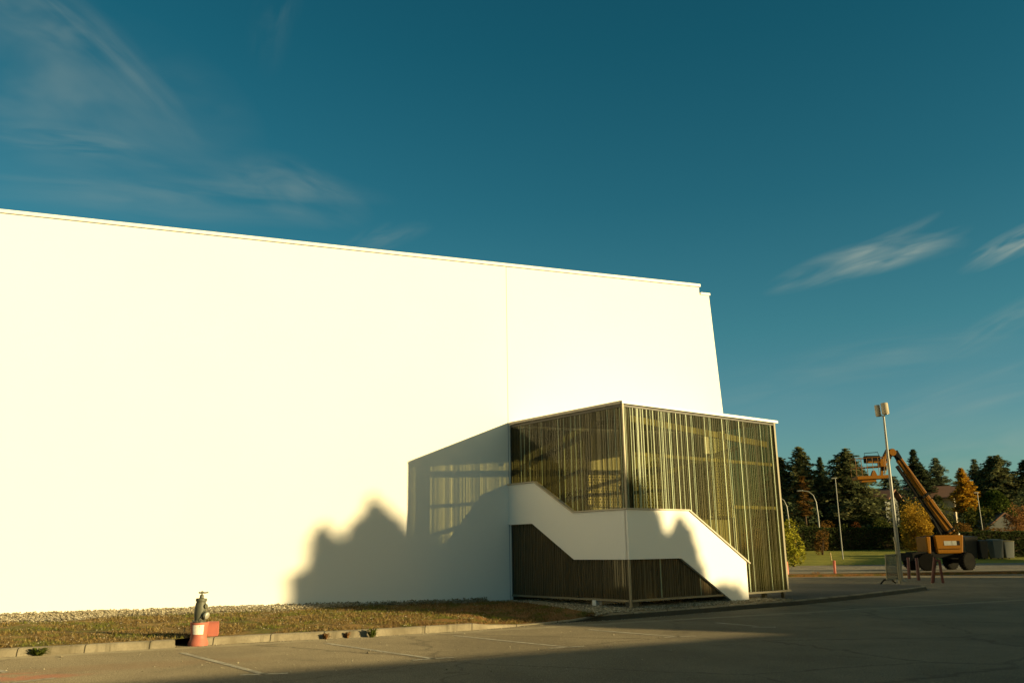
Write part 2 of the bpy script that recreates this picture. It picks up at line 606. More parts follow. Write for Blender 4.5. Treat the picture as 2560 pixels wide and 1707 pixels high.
c = t.mix(t.ramp(n2, [(0.4, 0), (0.62, 1)]), t.mix(1.0, c, (0.6, 0.6, 0.55), 'MULTIPLY'), t.mix(1.0, c, (1.35, 1.3, 1.2), 'MULTIPLY'))
principled(t, out, c, 0.95, 0, 0.1, bump(t, n2, 1.0, 0.05), 1.0)
MT['soil'] = m

m, t, out = mat('gravel_bed')
p = geo_pos(t)
n2 = t.noise(p, 24, 3, 0.6)
c = t.mix(t.ramp(n2, [(0.4, 0), (0.6, 1)]), (0.10, 0.085, 0.055), (0.32, 0.29, 0.21))
principled(t, out, c, 0.95, 0, 0.1, bump(t, n2, 1.0, 0.04))
MT['gravelbed'] = m

m, t, out = mat('pale_stone')
rnd = t.n('ShaderNodeNewGeometry').outputs['Random Per Island']
c = t.ramp(rnd, [(0.0, (0.16, 0.135, 0.09)), (0.5, (0.25, 0.22, 0.15)), (1.0, (0.42, 0.38, 0.28))])
principled(t, out, c, 0.85, 0, 0.2)
MT['stone'] = m

m, t, out = mat('dry_grass_blades')
rnd = t.n('ShaderNodeNewGeometry').outputs['Random Per Island']
p = geo_pos(t)
c = t.ramp(rnd, [(0.0, (0.075, 0.05, 0.018)), (0.55, (0.165, 0.112, 0.042)), (0.93, (0.22, 0.16, 0.07)), (1.0, (0.32, 0.26, 0.14))])
gm = t.ramp(t.noise(p, 1.5, 4, 0.6), [(0.48, 0), (0.62, 0.9)])
c = t.mix(gm, c, (0.10, 0.12, 0.022))
d = t.n('ShaderNodeBsdfDiffuse'); t.link(c, d.inputs[0])
t.link(d.outputs[0], out.inputs[0])
MT['drygrass'] = m

m, t, out = mat('far_grass')
p = geo_pos(t)
n = t.noise(p, 0.5, 5, 0.65)
n2 = t.noise(p, 6, 4, 0.65)
c = t.mix(t.ramp(n, [(0.35, 0), (0.65, 1)]), (0.18, 0.18, 0.034), (0.29, 0.27, 0.05))
c = t.mix(t.math('MULTIPLY', t.ramp(n2, [(0.5, 0), (0.7, 1)]), 0.4), c, (0.09, 0.075, 0.02))
principled(t, out, c, 0.95, 0, 0.1, bump(t, n2, 1.0, 0.08), 1.0)
MT['grass'] = m

MT['cedar'] = foliage('cedar_needles', (0.075, 0.095, 0.045), (0.18, 0.19, 0.085), (0.23, 0.20, 0.08), 0.35)
MT['cedar_blue'] = foliage('blue_cedar_needles', (0.07, 0.095, 0.06), (0.16, 0.185, 0.11), None, 0.35)
MT['fir'] = foliage('fir_needles', (0.035, 0.05, 0.027), (0.085, 0.105, 0.052), None, 0.4)
MT['gold'] = foliage('golden_leaves', (0.42, 0.23, 0.018), (0.56, 0.34, 0.034), (0.32, 0.19, 0.02), 0.6)
MT['orange'] = foliage('orange_leaves', (0.33, 0.20, 0.022), (0.46, 0.29, 0.038), (0.22, 0.14, 0.02), 0.8)
MT['pink'] = foliage('russet_leaves', (0.25, 0.12, 0.045), (0.34, 0.19, 0.07), (0.17, 0.09, 0.03), 0.8)
MT['redshrub'] = foliage('red_shrub_leaves', (0.14, 0.045, 0.016), (0.20, 0.075, 0.022), None, 0.9)
MT['lime'] = foliage('yellow_green_leaves', (0.20, 0.205, 0.022), (0.36, 0.34, 0.038), (0.26, 0.19, 0.028), 0.9)
MT['rust'] = foliage('rusty_leaves', (0.11, 0.06, 0.017), (0.17, 0.095, 0.024), None, 0.9)
MT['laurel'] = foliage('laurel_leaves', (0.022, 0.034, 0.011), (0.05, 0.062, 0.016), None, 0.9)
MT['hedge'] = foliage('hedge_leaves', (0.03, 0.042, 0.016), (0.07, 0.085, 0.028), None, 0.9)
MT['mid'] = foliage('mid_green_leaves', (0.045, 0.06, 0.016), (0.09, 0.10, 0.024), (0.11, 0.095, 0.02), 0.7)
MT['bamboo'] = foliage('pale_bamboo_leaves', (0.09, 0.10, 0.03), (0.17, 0.17, 0.055), (0.06, 0.07, 0.02), 0.7)
MT['pine'] = foliage('umbrella_pine_needles', (0.035, 0.055, 0.012), (0.075, 0.10, 0.02), None, 0.5)
MT['weed'] = foliage('weed_leaves', (0.06, 0.085, 0.016), (0.11, 0.13, 0.025), None, 3.0)
MT['weed_dry'] = foliage('dry_weed_leaves', (0.17, 0.10, 0.04), (0.30, 0.15, 0.06), None, 3.0)
MT['bark'] = paint('bark', (0.075, 0.052, 0.033), 0.9, 0, 0.5, 3, 0.1, 0.5)

MT['redpaint'] = paint('faded_red_paint', (0.40, 0.125, 0.085), 0.6, 0, 0.22, 9, 0.3, 0.2)
MT['castiron'] = paint('grey_cast_iron', (0.092, 0.096, 0.068), 0.55, 0.1, 0.45, 14, 0.4, 0.3)
MT['rawmetal'] = paint('pale_aluminium', (0.5, 0.49, 0.42), 0.4, 0.5, 0.2, 20)
m, t, out = mat('paper_sticker')
p = obj_pos(t)
wv = t.noise(p, 60, 3, 0.6)
c = t.mix(t.ramp(wv, [(0.5, 0), (0.62, 0.55)]), (0.78, 0.74, 0.66), (0.62, 0.42, 0.36))
principled(t, out, c, 0.6)
MT['sticker'] = m
MT['liftorange'] = paint('lift_orange', (0.165, 0.066, 0.001), 0.45, 0, 0.35, 2.2, 0.12)
MT['liftdark'] = paint('lift_dark_frame', (0.010, 0.010, 0.0095), 0.8, 0, 0.3, 3, 0.06)
MT['rubber'] = paint('tyre_rubber', (0.008, 0.008, 0.007), 0.9, 0, 0.4, 4, 0.05)
MT['decal'] = paint('pale_decal', (0.2, 0.21, 0.2), 0.5, 0, 0.4, 7)
MT['hydraulic'] = paint('chromed_rod', (0.6, 0.58, 0.5), 0.2, 0.8, 0.1, 5)
MT['pole'] = paint('galvanised_pole', (0.16, 0.165, 0.15), 0.45, 0.3, 0.25, 1.5)
MT['lamphead'] = paint('beige_lamp_housing', (0.32, 0.28, 0.20), 0.6, 0, 0.05, 1.5, .3)
MT['lampglass'] = paint('dark_lamp_glass', (0.05, 0.05, 0.045), 0.15, 0, 0.1, 4)
MT['bollard'] = paint('red_bollard_paint', (0.42, 0.085, 0.035), 0.5, 0, 0.25, 5)
MT['darkred'] = paint('dark_red_steel', (0.075, 0.014, 0.010), 0.55, 0, 0.3, 5)
MT['yellowpost'] = paint('yellow_marker', (0.42, 0.30, 0.07), 0.5, 0, 0.25, 5)
MT['bin'] = paint('grey_bin_plastic', (0.08, 0.092, 0.086), 0.5, 0, 0.2, 4)
MT['bindark'] = paint('brown_bin_plastic', (0.010, 0.009, 0.007), 0.5, 0, 0.2, 4)
MT['binlid'] = paint('yellow_bin_lid', (0.13, 0.11, 0.045), 0.5, 0, 0.2, 4)
MT['housewall'] = paint('house_render', (0.42, 0.36, 0.27), 0.85, 0, 0.25, 1.0)
MT['greywall'] = paint('grey_house_render', (0.11, 0.12, 0.115), 0.85, 0, 0.25, 1.0)
MT['rooftile'] = paint('clay_roof_tiles', (0.17, 0.085, 0.05), 0.8, 0, 0.5, 2.5)
MT['window'] = paint('dark_window', (0.03, 0.035, 0.04), 0.1, 0, 0.1, 2)
MT['white'] = paint('white_sheet', (0.62, 0.64, 0.64), 0.6, 0, 0.15, 2)
MT['facade'] = paint('yard_hall_cladding', (0.38, 0.36, 0.32), 0.7, 0, 0.2, 0.6)

m, t, out = mat('dotted_sun_patch')
p = geo_pos(t)
x_, y_, z_ = t.sep(p)
uu = t.math('ADD', t.math('MULTIPLY', x_, WU.x), t.math('MULTIPLY', y_, WU.y))
row = t.math('MODULO', t.math('FLOOR', t.math('DIVIDE', z_, .085)), 2.0)
fu = t.math('SUBTRACT', t.math('FRACT', t.math('ADD', t.math('DIVIDE', uu, .085), t.math('MULTIPLY', row, .5))), .5)
fz = t.math('SUBTRACT', t.math('FRACT', t.math('DIVIDE', z_, .085)), .5)
hole = t.math('LESS_THAN', t.vmath('LENGTH', t.comb(fu, fz, 0)), .30)
on = t.math('MULTIPLY', hole, t.ramp(uu, [(0.0, 0), (1.0, 0)]) if False else t.math('GREATER_THAN', uu, 3.0))
df = t.n('ShaderNodeBsdfDiffuse'); df.inputs[0].default_value = (.62, .58, .47, 1)
tr = t.n('ShaderNodeBsdfTransparent')
mx = t.n('ShaderNodeMixShader')
t.link(on, mx.inputs[0]); t.link(df.outputs[0], mx.inputs[1]); t.link(tr.outputs[0], mx.inputs[2]); t.link(mx.outputs[0], out.inputs[0])
MT['screen'] = m

# perforated mesh panel
m, t, out = mat('barrier_mesh')
p = obj_pos(t)
tr = t.n('ShaderNodeBsdfTransparent')
df = t.n('ShaderNodeBsdfDiffuse')
t.put(df.inputs[0], t.mix(t.noise(p, 5, 4, 0.6), (0.12, 0.125, 0.10), (0.26, 0.26, 0.21)))
mx = t.n('ShaderNodeMixShader'); mx.inputs[0].default_value = 0.6
t.link(tr.outputs[0], mx.inputs[1]); t.link(df.outputs[0], mx.inputs[2]); t.link(mx.outputs[0], out.inputs[0])
MT['mesh'] = m

# ------------------------------------------------------------------ ground
def terrain_z(x, y):
    z = 0.0
    if y > 75: z = min(0.05 + 0.0485 * (y - 76), 1.5 + 0.004 * (y - 105)) if y > 76 else 0.0
    return max(z, 0.0)


rnd = random.Random(5)
mb = MB()
xs = [-900, -400, -160, -80, -40, -20, 0, 20, 30, 40, 50, 60, 70, 80, 100, 130, 180, 300, 600, 1200]
ys = [-400, -150, -60, -20, 20, 50, 70, 75.9, 80, 84, 88, 92, 96, 100, 105, 110, 120, 140, 180, 260, 500, 1500]
for y in ys:
    for x in xs:
        mb.v.append((x, y, terrain_z(x, y) - (0.03 if y < 75.95 else 0.0)))
for j in range(len(ys) - 1):
    for i in range(len(xs) - 1):
        a = j * len(xs) + i
        mb.f.append((a, a + 1, a + 1 + len(xs), a + len(xs)))
struct(mb.build('ground', MT['grass'], smooth=False))


def sheet(name, pts, m, z=None, kind='structure'):
    b = MB()
    b.add([(q[0], q[1], q[2] if z is None else z) for q in pts], [tuple(range(len(pts)))])
    o = b.build(name, m)
    if o.data.polygons[0].normal.z < 0: o.data.flip_normals()
    return struct(o, kind)


sheet('parking_lot', [(-90, -60), (160, -60), (160, 53.5), (-90, 53.5)], MT['asphalt'], 0.0)
sheet('road', [(-90, 53.5), (160, 53.5), (160, 75.8), (-90, 75.8)], MT['road'], 0.002)

# kerb line, bottom edge of its face on the asphalt, with its height
KB = [(-400, 1663, .13), (0, 1642.5, .13), (150, 1634.5, .13), (300, 1626, .13), (437, 1618, .13)]
KB2 = [(478, 1614.5, .13), (600, 1607, .13), (750, 1599.5, .13), (900, 1592, .13), (1050, 1583, .13), (1185, 1574.5, .13), (1225, 1571, .08), (1300, 1565.5, .035),
       (1380, 1558.5, .03), (1440, 1554, .05), (1490, 1551.5, .11), (1530, 1549, .13), (1660, 1539, .13), (1800, 1527.5, .13), (2000, 1511.5, .13), (2150, 1496, .13), (2270, 1481, .13), (2318, 1474, .13)]


def kerb_path(lst):
    return [(ground(a, b), h) for a, b, h in lst]


def offset_line(pts, d):
    o = []
    for i, p in enumerate(pts):
        a, b = pts[max(i - 1, 0)], pts[min(i + 1, len(pts) - 1)]
        t_ = (b - a).normalized()
        o.append(p + Vector((-t_.y, t_.x, 0)) * d)
    return o


def kerb(name, path, m, dark_from=None):
    p0 = [p for p, h in path]
    hs = [h for p, h in path]
    p1 = offset_line(p0, 0.02)
    p2 = offset_line(p0, 0.15)
    b = MB()
    n = len(p0)
    rr = random.Random(len(path))
    for i in range(n):
        h = hs[i]
        b.v += [tuple(p0[i]), (p1[i].x, p1[i].y, h - 0.025), (p1[i].x + (p2[i].x - p1[i].x) * .2, p1[i].y + (p2[i].y - p1[i].y) * .2, h), (p2[i].x, p2[i].y, h + .004), (p2[i].x, p2[i].y, -.05)]
    for i in range(n - 1):
        for k in range(4):
            a = i * 5 + k
            b.f.append((a, a + 5, a + 6, a + 1))
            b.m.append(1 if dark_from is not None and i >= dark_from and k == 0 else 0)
    b.f.append((4, 3, 2, 1, 0)); b.f.append(tuple((n - 1) * 5 + k for k in range(5)))
    b.m += [0, 0]
    o = b.build(name, m)
    bpy.context.view_layer.update()
    return struct(o)


kp1, kp2 = kerb_path(KB), kerb_path(KB2)
kerb('kerb', kp1, MT['kerb'])
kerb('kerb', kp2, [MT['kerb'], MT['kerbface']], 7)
# return of the kerb round the end of the pavement
tip = ground(2318, 1474)
tip_back = [(tip, .13), (tip + Vector((0.25, 0.75, 0)), .13), (tip + Vector((-0.6, 2.2, 0)), .13), (tip + Vector((-4.5, 4.6, 0)), .13), (tip + Vector((-9, 6.5, 0)), .13)]
kerb('kerb', tip_back, MT['kerb'])


def strip(name, front, back, zf, zb, m, rough=0.0, sub=3, seed=1):
    """a bumpy strip of ground between two lines with the same number of points"""
    b = MB()
    rr = random.Random(seed)
    # densify
    F, B, ZF = [], [], []
    for i in range(len(front) - 1):
        for k in range(sub):
            t_ = k / sub
            F.append(front[i].lerp(front[i + 1], t_)); B.append(back[i].lerp(back[i + 1], t_)); ZF.append(zf[i] * (1 - t_) + zf[i + 1] * t_)
    F.append(front[-1]); B.append(back[-1]); ZF.append(zf[-1])
    nr = 7
    for i in range(len(F)):
        for j in range(nr):
            t_ = j / (nr - 1)
            p = F[i].lerp(B[i], t_)
            z = ZF[i] * (1 - t_) + zb * t_
            if 0 < j < nr - 1: z += rough * (mnoise.noise(Vector((p.x * 1.3, p.y * 1.3, seed))) * 0.9 + rr.uniform(-.3, .3))
            b.v.append((p.x, p.y, z))
    for i in range(len(F) - 1):
        for j in range(nr - 1):
            a = i * nr + j
            b.f.append((a, a + nr, a + nr + 1, a + 1))
    b.m = [0] * len(b.f)
    o = b.build(name, m, smooth=False)
    o.data.polygons.foreach_set('use_smooth', [True] * len(o.data.polygons))
    return struct(o)


# soil verge between kerb and the gravel strip of the wall
front_p = offset_line([p for p, h in kp1], .15) + offset_line([p for p, h in kp2], .15)[:11]
front_h = [h + .002 for p, h in kp1] + [h + .002 for p, h in kp2][:11]
back_px = [(-400, 1571), (0, 1556.5), (150, 1553), (300, 1541), (437, 1537), (478, 1536), (600, 1530), (750, 1524), (900, 1514), (1050, 1508.5), (1185, 1504.5), (1225, 1503), (1300, 1504.5), (1380, 1515), (1440, 1524), (1490, 1533)]
back_p = [ground(a, b, 0.19) for a, b in back_px]
strip('soil_verge', front_p, back_p, front_h, 0.19, MT['soil'], 0.05, 6, 3)
# gravel strip at the foot of the wall, then round the glazed stair tower
wall_line = []
for q in back_p[:12]:
    u = (q - WO).dot(WU)
    wall_line.append(WO + WU * u - WN * 0.05)
strip('gravel_bed', back_p[:12], wall_line, [0.19] * 12, 0.25, MT['gravelbed'], 0.02, 5, 4)
gf = [ground(1225, 1503, .19), ground(1300, 1504.5, .19), ground(1380, 1515, .19), ground(1440, 1524, .19), ground(1490, 1533, .19)] + offset_line([p for p, h in kp2], .15)[11:15]
gb = [WO + WU * (-0.5) - WN * .05, CORNER + EL * 4.6 - NL * 1.2, CORNER + EL * 3.2 - NL * 1.6, CORNER + EL * 2.4 - NL * 2, CORNER - NL * 2.6 + EL * 2.4, CORNER - NL * 3 + EL * 2, CORNER + ER * 3.6 + EL * 2, CORNER + ER * 4.8 + EL * 1.6, CORNER + ER * 5.2 + EL * .6]
gz = [.19, .19, .17, .15, .135, .134, .134, .134, .134]
gravel_o = strip('gravel_bed', gf, gb, gz, 0.14, MT['gravelbed'], 0.02, 5, 5)
# pavement to the right
fp = offset_line([p for p, h in kp2], .15)
pav = fp[14:] + [p for p, h in tip_back[1:]] + [Vector((-2, 45, 0)) + Vector((8, 1, 0)), WO + WU * 7.5, CORNER + ER * 5.4 + EL * 2.4, CORNER + ER * 5.0 + EL * .3]
sheet('pavement', [(p.x, p.y, .132) for p in pav], MT['path'])

# scattered stones and blades -----------------------------------------------------------
def stone(b, p, s, rr):
    a = rr.uniform(0, 6.28)
    ca, sa = math.cos(a), math.sin(a)
    vs = []
    for d in ((1, 0, 0), (0, 1, 0), (-1, 0, 0), (0, -1, 0), (0, 0, 1), (0, 0, -.6)):
        k = s * rr.uniform(.65, 1.15)
        x, y, z = d[0] * k, d[1] * k * .85, d[2] * k * .75
        vs.append((p[0] + x * ca - y * sa, p[1] + x * sa + y * ca, p[2] + z))
    b.add(vs, [(0, 1, 4), (1, 2, 4), (2, 3, 4), (3, 0, 4), (1, 0, 5), (2, 1, 5), (3, 2, 5), (0, 3, 5)])


def scatter_between(front, back, z0, z1, n, rr, fn, seg_range=None, bias=1.0):
    segs = []
    for i in range(len(front) - 1):
        w = (front[i + 1] - front[i]).length * ((back[i] - front[i]).length + (back[i + 1] - front[i + 1]).length)
        segs.append(w)
    for _ in range(n):
        i = rr.choices(range(len(segs)), segs)[0]
        a, b_ = rr.random(), rr.random() ** bias
        f, k = front[i].lerp(front[i + 1], a), back[i].lerp(back[i + 1], a)
        p = f.lerp(k, b_)
        zf = z0[i] * (1 - a) + z0[i + 1] * a if hasattr(z0, '__len__') else z0
        fn(Vector((p.x, p.y, zf * (1 - b_) + z1 * b_)))


rr = random.Random(11)
gs = MB()
scatter_between(back_p[:12], wall_line, 0.19, 0.26, 7500, rr, lambda p: stone(gs, p + Vector((0, 0, rr.uniform(0, .05))), rr.uniform(.018, .042), rr))
scatter_between(gf, gb, gz, 0.15, 9000, rr, lambda p: stone(gs, p + Vector((0, 0, rr.uniform(0, .03))), rr.uniform(.018, .04), rr))
# the gravel has crept in a ragged edge onto the soil
scatter_between(back_p[:12], front_p[:12], 0.19, 0.14, 1500, rr, lambda p: stone(gs, p + Vector((0, 0, .01)), rr.uniform(.01, .024), rr), bias=2.6)
struct(gs.build('gravel', MT['stone']), 'stuff')
ds = MB()
for _ in range(420):
    px, py = rr.uniform(-60, 1700), 0
    py = rr.uniform(1560, 1707)
    q = ground(px, py)
    if 1.0 < (q - ground(px, 1707)).length < 30 and q.y < 21 and (q - WO).dot(WN) > 4.5 + 0.0:
        stone(ds, q + Vector((0, 0, .003)), rr.uniform(.006, .02), rr)
for i in range(len(kp2) - 1):
    if i > 14: break
    for _ in range(38):
        q = kp2[i][0].lerp(kp2[i + 1][0], rr.random()) + Vector((rr.uniform(.0, .12), -rr.uniform(0.01, .2), 0.003))
        stone(ds, q, rr.uniform(.006, .018), rr)
for px, py, s_ in ((152, 1642, .05), (151, 1649, .03), (920, 1632, .06), (925, 1628, .04), (595, 1658, .03)):
    stone(ds, ground(px, py) + Vector((0, 0, .01)), s_ * .7, rr)
struct(ds.build('gravel', MT['stone']), 'stuff')

gb_ = MB()


def blade(p):
    h = rr.uniform(.015, .07)
    if mnoise.noise(Vector((p.x * 1.1, p.y * 1.1, 2))) < -.25: return
    a = rr.uniform(0, 6.28)
    w = Vector((math.cos(a), math.sin(a), 0)) * rr.uniform(.005, .012)
    ln = Vector((rr.uniform(-1, 1), rr.uniform(-1, 1), 0)) * h * 0.9
    gb_.add([p - w, p + w, p + ln + Vector((0, 0, h))], [(0, 1, 2)])


scatter_between(front_p, back_p, front_h, 0.195, 30000, rr, blade)
struct(gb_.build('dry_grass', MT['drygrass']), 'stuff')

# parking bay lines, worn ----------------------------------------------------------------
def line(pts, w=0.1, z=0.004):
    b = MB()
    P = [ground(*p) for p in pts]
    l_, r_ = offset_line(P, w / 2), offset_line(P, -w / 2)
    vs = [(p.x, p.y, z) for p in l_] + [(p.x, p.y, z) for p in r_]
    n = len(P)
    b.add(vs, [(i + n, i + n + 1, i + 1, i) for i in range(n - 1)])
    return struct(b.build('parking_line', MT['line']))


for pts in ([(455, 1631), (560, 1658), (662, 1685)], [(600, 1687), (662, 1684.5), (720, 1682)], [(815, 1607), (950, 1627), (1085, 1646)], [(1030, 1650), (1085, 1645.5), (1135, 1643)],
            [(1135, 1588), (1280, 1603), (1422, 1617)], [(1375, 1620), (1422, 1616.8), (1460, 1615)], [(1470, 1573), (1590, 1583), (1700, 1591)], [(1660, 1592.5), (1700, 1590.5), (1740, 1589)],
            [(1790, 1556), (1850, 1561), (1895, 1565)], [(1880, 1567), (1940, 1567)], [(-40, 1666), (15, 1680)], [(30, 1706), (140, 1694)]):
    line(pts)

# ------------------------------------------------------------------ the white hall
hall = thing('white_hall', 'huge blank white hall with a flat coped roof and one fine vertical joint', 'building', (0, 0, 0))
HW, HB, DEEP = 10.42, -0.1, -32.0
U0, U1 = -34.0, 6.985
mb = MB()
mb.prism([W3(U0, HB), W3(U1, HB), W3(U1, HW), W3(U0, HW)], WN * DEEP)
mb.build('wall', MT['wall'], hall)
mb = MB()
mb.prism([W3(U1 + .002, HB, -.003), W3(7.95, HB, -.003), W3(7.612, 5.98, -.003), W3(7.372, 10.14, -.003), W3(U1 + .002, 10.14, -.003)], WN * DEEP)
mb.build('end_wall', MT['wall'], hall)
mb = MB()
mb.prism([W3(U0 - .05, HW + .002, .035), W3(U1 + .05, HW + .002, .035), W3(U1 + .05, HW + .095, .035), W3(U0 - .05, HW + .095, .035)], WN * (DEEP - .07))
mb.build('coping', MT['coping'], hall)
mb = MB()
mb.prism([W3(U0, HW - .022, .002), W3(U1, HW - .022, .002), W3(U1, HW, .002), W3(U0, HW, .002)], WN * -.01)
mb.build('coping_shadow_line', MT['coping_shade'], hall)  # overhang shadow under the coping, put in as a coloured strip
mb = MB()
mb.prism([W3(U1 + .055, 10.142, .03), W3(7.41, 10.142, .03), W3(7.41, 10.22, .03), W3(U1 + .055, 10.22, .03)], WN * (DEEP - .06))
mb.build('coping', MT['coping'], hall)
mb = MB()
mb.prism([W3(-.175, .05, .002), W3(-.157, .05, .002), W3(-.157, HW, .002), W3(-.175, HW, .002)], WN * -.01)
mb.build('expansion_joint', MT['joint'], hall)

# ------------------------------------------------------------------ glazed stair tower
tower = thing('stair_tower', 'olive glazed stair tower with white zigzag balustrade against the white hall', 'stairwell', CORNER)


def loc(p):
    return Vector(p) - CORNER


def fR(s, z, off=0.0):
    return ER * s + NR * off + Vector((0, 0, z))


def fL(s, z, off=0.0):
    return EL * s + NL * off + Vector((0, 0, z))


ZT, ZR = 5.32, 0.326
E0 = ER * LRT                       # right end, the glazed end wall runs back to the hall
LE = 2.62


def fE(s, z, off=0.0):
    return E0 + EL * s + ER * off + Vector((0, 0, z))


rg = random.Random(21)


def glaze(face, length, npan, ribs, zlo, zhi, seams=(), gm_='glass'):
    """panels with ribs; ribs: list of (s, width, material index); seams: height where a panel is split behind the balustrade"""
    pw = length / npan
    for i in range(npan):
        a, b_ = i * pw + .004, (i + 1) * pw - .004
        zs = [zlo, zhi] if i >= len(seams) else [zlo, seams[i], zhi]
        for k in range(len(zs) - 1):
            z0, z1 = zs[k], zs[k + 1]
            low = len(zs) == 3 and k == 0
            mb = MB()
            mb.prism([face(a, z0, -.03), face(b_, z0, -.03), face(b_, z1, -.03), face(a, z1, -.03)], face(0, 0, -.036) - face(0, 0, -.03))
            # keep only the outer skin, so that light crosses one tinted layer
            mb.f, mb.m = mb.f[:1], mb.m[:1]
            for s_, w_, mi in ribs:
                if a <= s_ < b_:
                    w2 = min(w_, b_ - s_)
                    mb.prism([face(s_, z0, -.028), face(s_ + w2, z0, -.028), face(s_ + w2, z1, -.028), face(s_, z1, -.028)], face(0, 0, .012) - face(0, 0, 0), 2 if low and rg.random() < .93 else mi)
            mb.build('lower_panel' if low else 'glass_panel', [MT['glass_low'] if low else MT[gm_], MT['rib'], MT['rib_low'] if low else MT['rib_dull']], tower)


# right face: pale ribs paint in caught sunlight, dense at the corner, thinning right
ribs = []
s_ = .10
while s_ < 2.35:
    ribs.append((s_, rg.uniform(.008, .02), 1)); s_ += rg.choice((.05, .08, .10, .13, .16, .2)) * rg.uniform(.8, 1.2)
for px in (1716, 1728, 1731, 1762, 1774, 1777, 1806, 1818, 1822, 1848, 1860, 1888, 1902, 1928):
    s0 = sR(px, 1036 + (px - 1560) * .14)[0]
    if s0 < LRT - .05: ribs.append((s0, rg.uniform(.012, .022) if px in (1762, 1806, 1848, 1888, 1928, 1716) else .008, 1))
s_ = .05
while s_ < LRT - .1:
    ribs.append((s_, rg.uniform(.006, .014), 2)); s_ += rg.choice((.05, .06, .08, .1)) * rg.uniform(.8, 1.2)
ribs.sort()
cl_ = []
for r_ in ribs:
    if not cl_ or r_[0] > cl_[-1][0] + cl_[-1][1] + .006: cl_.append(r_)
    elif r_[2] == 1 and cl_[-1][2] == 2: cl_[-1] = r_
glaze(fR, LRT - .06, 7, cl_, ZR + .03, ZT - .03, (1.9, 1.9, 1.6, 1.25, .72))
ribs = []
s_ = .08
while s_ < LLT - .1:
    ribs.append((s_, rg.uniform(.005, .011), rg.choice((2, 2, 2, 2, 2, 1)))); s_ += rg.choice((.04, .05, .07, .09)) * rg.uniform(.8, 1.2)
glaze(fL, LLT - .02, 5, ribs, ZR + .03, ZT - .03, (1.9, 1.9, 2.2, 2.7, 2.9), 'glass_side')
ribs = []
s_ = .08
while s_ < LE - .1:
    ribs.append((s_, rg.uniform(.008, .022), 2)); s_ += rg.choice((.08, .11, .15, .2)) * rg.uniform(.8, 1.2)
glaze(fE, LE - .05, 3, ribs, ZR + .03, ZT - .03)

# roof: thin slab with a folded sheet edge
back1 = fL(LLT - .03, 0) ; back2 = fE(LE - .05, 0)
mb = MB()
mb.prism([fR(-.02, ZT + .012, .02), fR(LRT + .16, ZT + .012, .03), fE(LE - .12, ZT + .012, .16), fL(LLT - .04, ZT + .012, .02)], Vector((0, 0, .075)))
mb.build('roof', MT['coping'], tower)
mb = MB()
mb.prism([fR(.0, ZT - .03, -.05), fR(LRT - .05, ZT - .03, -.05), fE(LE - .2, ZT - .03, -.06), fL(LLT - .08, ZT - .03, -.05)], Vector((0, 0, .04)))
mb.build('soffit', MT['darksteel'], tower)
# roof edge strip on the shaded side, its shade put into a darker colour
mb = MB()
mb.beam(fL(.02, ZT + .05, .03), fL(LLT - .03, ZT + .05, .03), .02, .075)
mb.build('roof_edge', MT['cap_metal'], tower)
# posts and rails
mb = MB(); mb.box(fR(0.0, 0, 0) + Vector((0, 0, (ZT + .05) / 2 - .02)) + (NR + NL) * -.01, .05, .05, ZT + .05, YA)
mb.build('corner_post', MT['steel'], tower)
mb = MB(); mb.box(fR(.24, (ZT + .1) / 2, -.19), .26, .2, ZT - .12, YA)
mb.build('column', MT['greencol'], tower)
mb = MB(); mb.box(fR(LRT - .01, (ZT + ZR) / 2, -.03), .08, .08, ZT - ZR, YA)
mb.build('end_post', MT['steel'], tower)
mb = MB(); mb.box(fL(LLT - .03, (ZT + ZR) / 2, -.03), .05, .05, ZT - ZR, YA)
mb.build('wall_post', MT['darksteel'], tower)
mb = MB(); mb.beam(fR(.04, ZR, .005), fR(LRT + .12, ZR, .005), .05, .05)
mb.build('bottom_rail', MT['steel'], tower)
mb = MB(); mb.beam(fL(.04, ZR, .005), fL(LLT - .03, ZR, .005), .05, .05)
mb.build('bottom_rail', MT['steel'], tower)
mb = MB(); mb.beam(fE(.0, ZR, -.03), fE(LE - .06, ZR, -.03), .05, .05)
mb.build('bottom_rail', MT['steel'], tower)
mb = MB(); mb.beam(fR(.04, ZT - .045, -.02), fR(LRT - .04, ZT - .045, -.02), .04, .05)
mb.beam(fL(.04, ZT - .045, -.02), fL(LLT - .06, ZT - .045, -.02), .04, .05)
mb.build('top_rail', MT['darksteel'], tower)
for (xa, ya, xb, yb, hh_, off) in ((1577, 1131, 1941, 1163, .09, -.16), (1845, 1266, 1944, 1272, .09, -.16)):
    a, za = sR(xa, ya); b_, zb = sR(xb, yb)
    zb = za
    mb = MB(); mb.beam(fR(max(a, .06), za, off), fR(LRT - .1, zb, off), .07, hh_)
    mb.build('rail', MT['rail'], tower)
a, za = sR(1574, 1042); b_, zb = sR(1925, 1110)
mb = MB(); mb.beam(fR(max(a, .08), za, -.16), fR(b_, zb, -.16), .1, .17)
mb.build('roof_beam', MT['rail'], tower)
mb = MB(); mb.beam(fR(.25, 3.15, -.45), fR(5.9, 4.6, -.9), .08, .12)
mb.build('brace', MT['steel'], tower)
for k, s_ in enumerate((2.2, 4.4)):
    mb = MB(); mb.beam(fR(s_, ZT - .12, -.1), fL(LLT * .5, ZT - .12, -s_ * .6) if k == 0 else fE(LE * .6, ZT - .12, -.3), .09, .14)
    mb.build('roof_beam', MT['darksteel'], tower)
